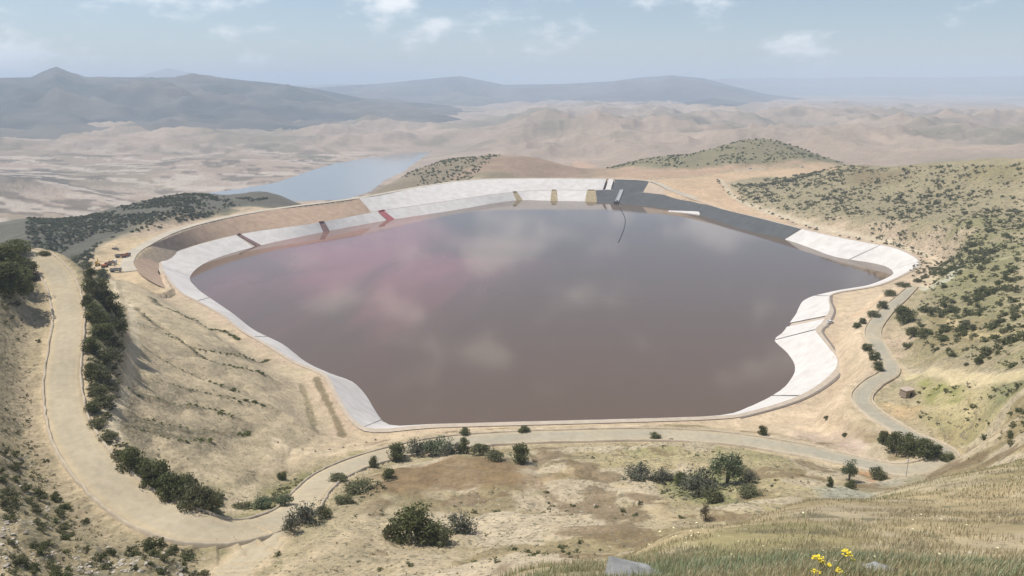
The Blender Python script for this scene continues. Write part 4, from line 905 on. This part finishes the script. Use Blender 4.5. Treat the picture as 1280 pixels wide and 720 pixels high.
# dry tussocks over the middle ground
tus_V, tus_F, tus_C = leaf_cloud('olive', 14, 4, .42, 8, .7)
tuss = np.vstack([scatter([(310,722),(450,640),(600,615),(760,560),(1000,560),(1040,590),(900,660),(700,720)], 1500, .3, .9, 12, -.2, (60, 330), 41), scatter([(0,400),(60,480),(130,640),(250,690),(250,722),(0,722)], 900, .3, 1.0, 10, -.2, (60, 300), 42),
    scatter([(1120,510),(1290,512),(1290,575),(1200,575)], 400, .3, .9, 12, -.2, (100, 400), 43), scatter([(150,370),(300,420),(420,540),(300,600),(150,540)], 500, .3, .8, 12, .0, (100, 500), 44)])
stuff_mesh('dry_tussocks', tuss, (tus_V, tus_F, np.array([[.27, .235, .145]]) * (0.7 + .8 * rng.random((len(tus_V), 1)))), .7, 7, (.6, 1.7))

# ------------------------------------------------------------------ near grass slope
def blades(n_, az0, az1, r0, r1, hmin, hmax, seed, palette, wbase=.0035):
    g = np.random.default_rng(seed); a = g.uniform(R(az0), R(az1), n_); r_ = np.exp(g.uniform(math.log(r0), math.log(r1), n_))
    x = np.sin(a) * r_; y = np.cos(a) * r_; tf = fbm(x / .5, y / .5, seed, 3); ok = tf + .8 * fbm(x / 2.2, y / 2.2, seed + 8, 3) + g.uniform(-.45, .45, n_) > -.08
    x, y, r_, tf = x[ok], y[ok], r_[ok], tf[ok]; n_ = len(x); z = height(x, y)
    h_ = g.uniform(hmin, hmax, n_) * (1 + .4 * tf) ; w = (wbase + .00028 * r_) * g.uniform(.7, 1.3, n_)
    d = g.uniform(0, 6.28, n_); lean = g.uniform(.05, .55, n_) * h_; lx, ly = np.cos(d) * lean + .06 * h_, np.sin(d) * lean
    o_ = d + 1.57; ox, oy = np.cos(o_) * w, np.sin(o_) * w
    V = np.stack([np.stack([x - ox, y - oy, z - .02], 1), np.stack([x + ox, y + oy, z - .02], 1), np.stack([x + lx * .4 + ox * .8, y + ly * .4 + oy * .8, z + h_ * .6], 1), np.stack([x + lx * .4 - ox * .8, y + ly * .4 - oy * .8, z + h_ * .6], 1), np.stack([x + lx, y + ly, z + h_], 1)], 1)
    b_ = np.arange(n_)[:, None] * 5; q4 = b_ + np.array([0, 1, 2, 3]); q3 = b_ + np.array([3, 2, 4])
    pal = np.array(palette); big = fbm(x / 2.5, y / 2.5, seed + 5, 3); k = np.clip(((big + g.normal(0, .35, n_)) * .5 + .5) * len(pal), 0, len(pal) - 1).astype(int)
    C = pal[k] * g.uniform(.7, 1.25, (n_, 1)); return V.reshape(-1, 3), [q4, q3], np.repeat(C, 5, axis=0)
STRAW = [(.54,.46,.31),(.50,.43,.28),(.45,.40,.25),(.38,.37,.21),(.31,.34,.18)]
V, F_, C = blades(230000, -12, 38, 3.0, 60, .025, .085, 71, STRAW, .0012); tag(np_obj('grass', V, F_, leaf_m, C), kind='stuff')
V, F_, C = blades(26000, 10, 38, 2.4, 6.0, .03, .10, 72, [(.22,.27,.13),(.26,.31,.16),(.32,.35,.21),(.28,.33,.2)], .0016); tag(np_obj('green_herbs', V, F_, leaf_m, C), kind='stuff')
# yellow flower plant in the very front
yel_m = simple('yellow_petals', (0.78, 0.62, 0.04), .15, 60, .6); gst_m = simple('green_stem', (0.12, 0.18, 0.05), .2, 20, .8)
fb_ = hit(1035, 716); fz = float(height(fb_[0], fb_[1])); sd_ = depth_of(fb_)
heads = [(1022,699,12),(1020,716,10),(1058,693,12),(1048,715,10),(1036,707,7),(1066,700,5),(1028,703,7)]
fp = empty('yellow_flower_plant', (fb_[0], fb_[1] , fz), 0, 'flowering plant with bright yellow heads at the bottom edge of the grass', 'flower')
stp = []
for hx, hy, hw in heads:
    x, y, d = ray(hx, hy); q = np.array([x, y, d]) * (sd_ * .93) + np.array([0, 0, CAM_Z]) - np.array([fb_[0], fb_[1], fz])
    g = np.random.default_rng(int(hx)); rad_ = hw / F_PX * sd_ * .55; ps = []
    for k in range(26):
        d3 = g.normal(size=3); d3[2] = abs(d3[2]) * .6; d3 /= np.linalg.norm(d3); c_ = q + d3 * rad_ * g.uniform(.3, 1)
        for j in range(4):
            a = j * 1.57 + g.uniform(0, 1); e1 = np.array([math.cos(a), math.sin(a), .35]) * rad_ * .26; e2 = np.array([-math.sin(a), math.cos(a), 0]) * rad_ * .13
            ps.append((np.array([c_, c_ + e1 * .6 + e2, c_ + e1, c_ + e1 * .6 - e2]), np.array([[0, 1, 2, 3]])))
    V, F_ = join(ps); np_obj('flower_head', V, F_, yel_m, parent=fp)
    stp.append(tube([[q[0] * .2, q[1] * .2, -.05], q * .6, q], [.004, .003, .002], 5))
V, F_ = join(stp); np_obj('stem', V, F_, gst_m, parent=fp)
# pale wild flowers dotted through the grass
pet_m = simple('pale_petals', (0.72, 0.66, 0.42), .1, 40, .7); ps = []
for k in range(7):
    a = k * 6.283 / 7; e1 = np.array([math.cos(a), math.sin(a), .25]); e2 = np.array([-math.sin(a), math.cos(a), 0]) * .3; c_ = np.zeros(3)
    ps.append((np.array([c_, e1 * .6 + e2, e1, e1 * .6 - e2]) + np.array([0, 0, 6.]), np.array([[0, 1, 2, 3]])))
ps.append(tube([[0, 0, -1], [.2, 0, 3], [0, 0, 6.]], [.09, .08, .06], 4)); V, F_ = join(ps); flm = np_mesh('wildflower', V, F_); flm.materials.append(pet_m)
g = np.random.default_rng(5); fl = [(g.normal(835, 26), g.normal(668, 12)) for _ in range(34)] + [(g.uniform(700, 1250), g.uniform(640, 715)) for _ in range(30)]
for hx, hy in fl:
    q = hit(min(hx, 1270), min(max(hy, 632), 716))
    if math.hypot(q[0], q[1]) > 60: continue
    o = link(bpy.data.objects.new('wildflower', flm)); o.location = tuple(q); s_ = 1.7 / F_PX * depth_of(q) * g.uniform(.6, 1.25); o.scale = (s_, s_, s_); o.rotation_euler = (g.uniform(-.3, .3), g.uniform(-.3, .3), g.uniform(0, 6))
    tag(o, 'tiny pale yellow wildflower dotted in the near grass', 'flower', 'pale wildflowers in the near grass')

# ------------------------------------------------------------------ rocks
def rock_mesh(seed, flat=.6, n_=4):
    import bmesh
    bm = bmesh.new(); bmesh.ops.create_icosphere(bm, subdivisions=n_, radius=.5); g = np.random.default_rng(seed); pl = g.normal(size=(14, 3)); pl /= np.linalg.norm(pl, axis=1)[:, None]; dd = g.uniform(.22, .38, 14)
    for v in bm.verts:
        p_ = np.array(v.co)
        for a_, d_ in zip(pl, dd):
            e_ = p_ @ a_ - d_
            if e_ > 0: p_ = p_ - a_ * e_ * .92
        p_ = p_ * (1 + .13 * float(fbm(np.array([p_[0] * 5 + seed]), np.array([p_[1] * 5 + p_[2] * 3]), seed, 3)[0])); v.co = (p_[0], p_[1], p_[2] * flat)
    me = bpy.data.meshes.new('rock'); bm.to_mesh(me); bm.free(); return me
grey_rock = simple('grey_rock', (0.25, 0.25, 0.24), .35, 4.0, .9, bump=.03); brown_rock = simple('brown_rock', (0.22, 0.17, 0.125), .3, 1.5, .95, bump=.05)
def rock(px, py, wpx, label, m, seed, flat=.6, group=None, name='rock', sx=1.0, lift=.12):
    q = hit(px, py); w_ = wpx / F_PX * depth_of(q); me = rock_mesh(seed, flat); me.materials.append(m)
    o = link(bpy.data.objects.new(name, me)); o.location = (q[0], q[1], q[2] + w_ * flat * lift); o.scale = (w_ * sx, w_, w_); o.rotation_euler = (0, 0, seed * 1.3); return tag(o, label, 'rock', group)
rock(800,724,112,'grey flat rock breaking through the grass at the bottom edge', grey_rock, 3, .40, lift=-.1); rock(1100,716,44,'small grey stone beside the yellow flowers at the bottom edge', grey_rock, 4, .5); rock(870,706,18,'small pale stone right of the flat grey rock', grey_rock, 5, .6); rock(885,716,22,'pale stone at the bottom edge right of the flat grey rock', grey_rock, 8, .6)
for i, (px, py) in enumerate([(347,553),(378,562),(394,564),(412,562),(429,560),(444,557),(458,553),(469,550)]): rock(px, py, 4.2, ['leftmost', 'second', 'third', 'fourth', 'fifth', 'sixth', 'seventh', 'rightmost'][i] + ' dark boulder in the row edging the track by the near left shore', brown_rock, 20 + i, .7, 'boulders edging the track', 'boulder')
stV, stF, stC = None, None, None
_rm = rock_mesh(9, .7, 1); stV = np.array([v.co for v in _rm.vertices]); stF = np.array([p_.vertices[:] for p_ in _rm.polygons]); bpy.data.meshes.remove(_rm)
rock_attr, _t, _b = attr_mat('stone_debris', (2.0,), (.25,), bump=0)
deb = np.vstack([scatter([(0,560),(60,630),(140,680),(250,700),(250,722),(0,722)], 500, .2, 1.3, 12, -.1, (60, 240), 51, 3), scatter([(600,620),(760,610),(840,660),(700,722),(440,722),(450,650)], 350, .15, .8, 14, -.1, (60, 260), 52, 3),
   scatter([(1020,640),(1060,606),(1185,598),(1160,640)], 380, .2, .9, 12, -.3, (60, 300), 53, 2), scatter([(145,420),(165,400),(160,470),(150,560),(128,540)], 160, .2, .9, 12, -.3, (100, 400), 54, 2)])
stuff_mesh('loose_stones', deb, (stV, stF, np.ones((len(stV), 3)) * np.array([.36, .32, .27])), .8, 9, (.55, 1.3), rock_attr, sink=-.1)

# ------------------------------------------------------------------ machines
class MB:
    def __init__(s): s.p = []
    def box(s, c, d, rz=0, ry=0, taper=1.0):
        v = np.array([[x, y, z] for x in (-.5, .5) for y in (-.5, .5) for z in (-.5, .5)], float); v[:, :2] *= np.where(v[:, 2:3] > 0, taper, 1); v = v * np.array(d)
        cy_, sy_ = math.cos(ry), math.sin(ry); v = np.stack([v[:, 0] * cy_ + v[:, 2] * sy_, v[:, 1], -v[:, 0] * sy_ + v[:, 2] * cy_], 1)
        cz_, sz_ = math.cos(rz), math.sin(rz); v = np.stack([v[:, 0] * cz_ - v[:, 1] * sz_, v[:, 0] * sz_ + v[:, 1] * cz_, v[:, 2]], 1)
        s.p.append((v + np.array(c), np.array([[0,1,3,2],[4,6,7,5],[0,4,5,1],[2,3,7,6],[0,2,6,4],[1,5,7,3]]))); return s
    def cyl(s, a, b_, r, k=12):
        V, F_ = tube([a, b_], [r, r], k); c0 = len(V); V = np.vstack([V, [a], [b_]]); caps = [[(i + 1) % k, i, c0, c0] for i in range(k)] + [[k + i, k + (i + 1) % k, c0 + 1, c0 + 1] for i in range(k)]
        s.p.append((V, F_)); s.p.append((V, np.array(caps)[:, :3])); return s
    def build(s, name, m, parent=None):
        V = []; F_ = []; o_ = 0
        for v, f in s.p: V.append(v); F_.append(f + o_); o_ += len(v)
        return np_obj(name, np.vstack(V), F_, m, parent=parent)
paint_m = {k: simple('paint_' + k, c, .08, 2.0, .5) for k, c in dict(white=(.75, .75, .74), yellow=(.55, .33, .05), orange=(.42, .15, .06), grey=(.25, .25, .25), red=(.35, .07, .05)).items()}
black_m = simple('rubber', (.03, .03, .03), .2, 5, .9); glass_m = simple('dark_glass', (.02, .025, .03), .1, 5, .15); steel_m = simple('steel', (.34, .34, .33), .15, 2, .55)
def excavator(px, py, rz, label, c, boom=0.0):
    q = hit(px, py); e = empty('excavator', tuple(q), rz, label, 'excavator', 'machines on the left platform')
    for s_ in (-1, 1): MB().box((0, s_ * 1.2, .45), (4.0, .6, .9)).cyl((-2, s_ * 1.2 - .3, .45), (-2, s_ * 1.2 + .3, .45), .45).cyl((2, s_ * 1.2 - .3, .45), (2, s_ * 1.2 + .3, .45), .45).build('track', black_m, e)
    MB().box((-.5, 0, 1.6), (3.6, 2.6, 1.2)).box((-1.9, 0, 1.75), (.8, 2.5, 1.3)).build('body', paint_m[c], e)
    cb = MB().box((.7, .75, 2.35), (1.5, 1.1, 1.7), taper=.88).build('cab', paint_m[c], e); MB().box((.75, .75, 2.5), (1.56, 1.14, .8), taper=.95).build('window', glass_m, cb)
    MB().box((2.3, -.2, 3.0), (4.2, .45, .6), ry=-.75 - boom).box((4.7, -.2, 3.6), (2.6, .4, .5), ry=.65).build('boom', paint_m[c], e)
    MB().box((6.3, -.2, 2.1), (.35, .4, 3.0), ry=-.25).build('arm', paint_m[c], e); MB().box((6.4, -.2, .7), (1.0, 1.1, .9), taper=1.2).build('bucket', steel_m, e); return e
def truck(px, py, rz, label, c, bed='grey', raised=0.0):
    q = hit(px, py); e = empty('dump_truck', tuple(q), rz, label, 'truck', 'machines on the left platform')
    MB().box((0, 0, 1.0), (7.4, 1.0, .35)).build('chassis', black_m, e)
    cb = MB().box((2.9, 0, 2.0), (1.7, 2.4, 2.0), taper=.94).build('cab', paint_m[c], e); MB().box((3.02, 0, 2.4), (1.6, 2.3, .75)).build('windscreen', glass_m, cb)
    b_ = MB().box((-1.1, 0, 1.5), (5.4, 2.4, .2)).box((-1.1, 1.2, 2.1), (5.4, .12, 1.3)).box((-1.1, -1.2, 2.1), (5.4, .12, 1.3)).box((1.55, 0, 2.3), (.12, 2.4, 1.7)).box((-3.75, 0, 2.0), (.12, 2.4, 1.0), ry=-.2)
    b_.build('tipper_bed', paint_m[bed], e)
    for x in (2.7, -1.6, -2.9):
        for s_ in (-1, 1): w_ = MB().cyl((x, s_ * .85, .52), (x, s_ * 1.25, .52), .52).build('wheel', black_m, e); MB().cyl((x, s_ * 1.2, .52), (x, s_ * 1.27, .52), .28, 8).build('rim', steel_m, w_)
    return e
def pickup(px, py, rz, label, c='white'):
    q = hit(px, py); e = empty('pickup_truck', tuple(q), rz, label, 'pickup')
    MB().box((0, 0, .75), (5.2, 1.85, .55)).box((1.75, 0, 1.08), (1.6, 1.75, .2)).box((-1.6, .86, 1.2), (2.0, .1, .5)).box((-1.6, -.86, 1.2), (2.0, .1, .5)).box((-2.55, 0, 1.2), (.1, 1.8, .5)).build('body', paint_m[c], e)
    cb = MB().box((.25, 0, 1.42), (2.0, 1.7, .8), taper=.82).build('cab', paint_m[c], e); MB().box((.25, 0, 1.45), (2.04, 1.72, .42), taper=.9).build('window', glass_m, cb)
    for x in (1.65, -1.6):
        for s_ in (-1, 1): MB().cyl((x, s_ * .72, .4), (x, s_ * .97, .4), .4).build('wheel', black_m, e)
    return e
excavator(131,334,.5,'orange excavator in the middle of the left platform', 'orange', .1)
excavator(122,332,2.0,'yellow excavator with raised arm at the left of the platform machines', 'yellow', .25)
truck(140,331,1.1,'white cab dump truck between the orange excavator and the slope', 'white'); truck(145,340,.3,'grey dump truck nearest the field on the left platform', 'grey')
truck(151,322,.2,'dump truck on the left of the pair near the brown dam corner', 'grey'); truck(158,321.5,1.3,'dump truck on the right of the pair near the brown dam corner', 'grey', 'orange')
pickup(144.5,312,.2,'small grey pickup alone behind the left platform machines', 'grey'); pickup(109,315,.2,'grey pickup at the outer edge of the left platform', 'grey')
pickup(1037,404,.5,'white pickup parked on the right rim above the white liner'); pickup(1003,209,.2,'white pickup on the far bare road below the scrubby cone hill'); pickup(938,211,.2,'white pickup on the bare strip left of the far one', 'white')
# pump landing on the far shore, floating pipe
def at_z(px, py, z): return P(px, py, z)
a0 = at_z(777,238,10.5); a1 = at_z(771,252.5,1.2); ju = a1 - a0; jl = np.linalg.norm(ju); ang_ = math.atan2(ju[1], ju[0]); sl_ = math.asin(-ju[2] / jl)
pj = empty('pump_jetty', tuple(a1), ang_, 'pale pump ramp with railings running down the dark far liner into the water', 'jetty')
MB().box((-jl / 2 * math.cos(sl_), 0, jl / 2 * math.sin(sl_) + .3), (jl + 4, 5.0, .5), ry=sl_).build('deck', steel_m, pj)
for s_ in (-1, 1):
    rl = MB(); nn = 12
    for k in range(nn): f_ = k / (nn - 1); rl.box((-jl * math.cos(sl_) * f_, s_ * 2.4, jl * math.sin(sl_) * f_ + 1.0), (.15, .15, 1.4))
    rl.box((-jl / 2 * math.cos(sl_), s_ * 2.4, jl / 2 * math.sin(sl_) + 1.7), (jl, .15, .15), ry=sl_).build('railing', steel_m, pj)
MB().box((3, 0, -.2), (9, 7, 1.6)).build('pontoon', black_m, pj); MB().box((3, 1, 1.7), (3.5, 2.6, 2.2), taper=.95).box((4.5, -1.5, 1.2), (2, 1.6, 1.2)).build('pump_house', paint_m['grey'], pj)
V, F_ = tube(smooth_line([at_z(773,255,.1), at_z(776,262,.1), at_z(781,272,.1), at_z(781,282,.1), at_z(777,294,.1), at_z(773,303,.1)], 4), np.full(len(smooth_line([at_z(773,255,.1), at_z(776,262,.1), at_z(781,272,.1), at_z(781,282,.1), at_z(777,294,.1), at_z(773,303,.1)], 4)), .40), 8)
tag(np_obj('floating_pipe', V, F_, black_m, smooth=True), 'thin dark floating pipe curving out over the far water from the pump ramp', 'pipe')
# discharge chutes with red stains
red_m = simple('red_stain', (.36, .10, .10), .3, .3, .7); rust_m = simple('rust_brown_stain', (.19, .11, .10), .3, .3, .8); ochre_m = simple('ochre_stain', (.33, .26, .15), .3, .3, .85)
for s0, s1, w_, m_, lab in [(1.985, 2.05, 2.2, rust_m, 'reddish brown chute stain on the left end of the far white liner'), (3.085, 3.085, 3.4, rust_m, 'dark brown discharge chute on the left far liner below the tan dam face'), (4.135, 4.135, 6.5, red_m, 'bright red stained chute where the tan face meets the white upper liner'),
      (6.13, 6.16, 3.4, ochre_m, 'brown chute crossing the white lower liner left of the far middle'), (7.05, 7.05, 3.6, ochre_m, 'ochre chute crossing the white lower liner at the far middle'), (8.0, 8.0, 6.0, ochre_m, 'ochre stained chute at the left border of the dark liner')]:
    e0 = interp_line(El, np.array([s0]))[0]; w0 = interp_line(Wl, np.array([s1]))[0]; w0 = w0 + (w0 - e0) * .25; e0 = e0 + np.array([0, 0, .2]); w0 = w0 + np.array([0, 0, .25])
    ln_ = np.array([e0 * (1 - f_) + w0 * f_ for f_ in np.linspace(0, 1, 9)]); c_ = empty('discharge_chute', tuple(e0), 0, lab, 'chute')
    tg = ln_[-1] - ln_[0]; sd2 = np.array([-tg[1], tg[0], 0]); sd2 /= np.linalg.norm(sd2)
    half = w_ * (1 + .5 * np.linspace(0, 1, 9))
    cs_ = [(-1, 0), (-.75, .35), (-.55, .05), (.55, .05), (.75, .35), (1, 0)]
    V = np.stack([ln_ + sd2 * (half * a)[:, None] + np.array([0, 0, dz]) for a, dz in cs_], 1) - e0
    F_ = grid_faces(9, 6); v_ = V.reshape(-1, 3); n0 = np.cross(v_[F_[0, 1]] - v_[F_[0, 0]], v_[F_[0, 2]] - v_[F_[0, 0]]); F_ = F_ if n0[2] > 0 else F_[:, ::-1]
    np_obj('trough', v_, F_, m_, parent=c_); MB().box((0, 0, .5), (2 * w_ * .8, 1.2, 1.0), rz=math.atan2(sd2[1], sd2[0])).build('outlet_block', m_, c_)
# hut by the eroded bank, post by the hairpin
q = hit(1133, 495); hut = empty('hut', tuple(q), .35, 'small block shaped brown hut beside the eroded bank right of the road', 'hut')
hut_m = simple('brown_mud_wall', (.30, .235, .18), .2, 1.0, .95, bump=.05)
MB().box((0, 0, 1.3), (4.2, 3.2, 2.9), taper=.97).build('wall', hut_m, hut); MB().box((0, 0, 2.9), (4.6, 3.6, .35)).build('roof', simple('pinkish_roof', (.42, .345, .28), .15, 1.0, .95), hut); MB().box((.6, -1.63, 1.0), (1.0, .12, 2.0)).build('door', black_m, hut)
q = hit(1132.5, 596); po = MB().cyl((0, 0, -.3), (0, 0, 5.4), .09, 8).box((0, 0, 5.4), (.5, .5, .12)).build('marker_post', steel_m); po.location = tuple(q); tag(po, 'thin metal post standing beside the road at the right hairpin', 'post')
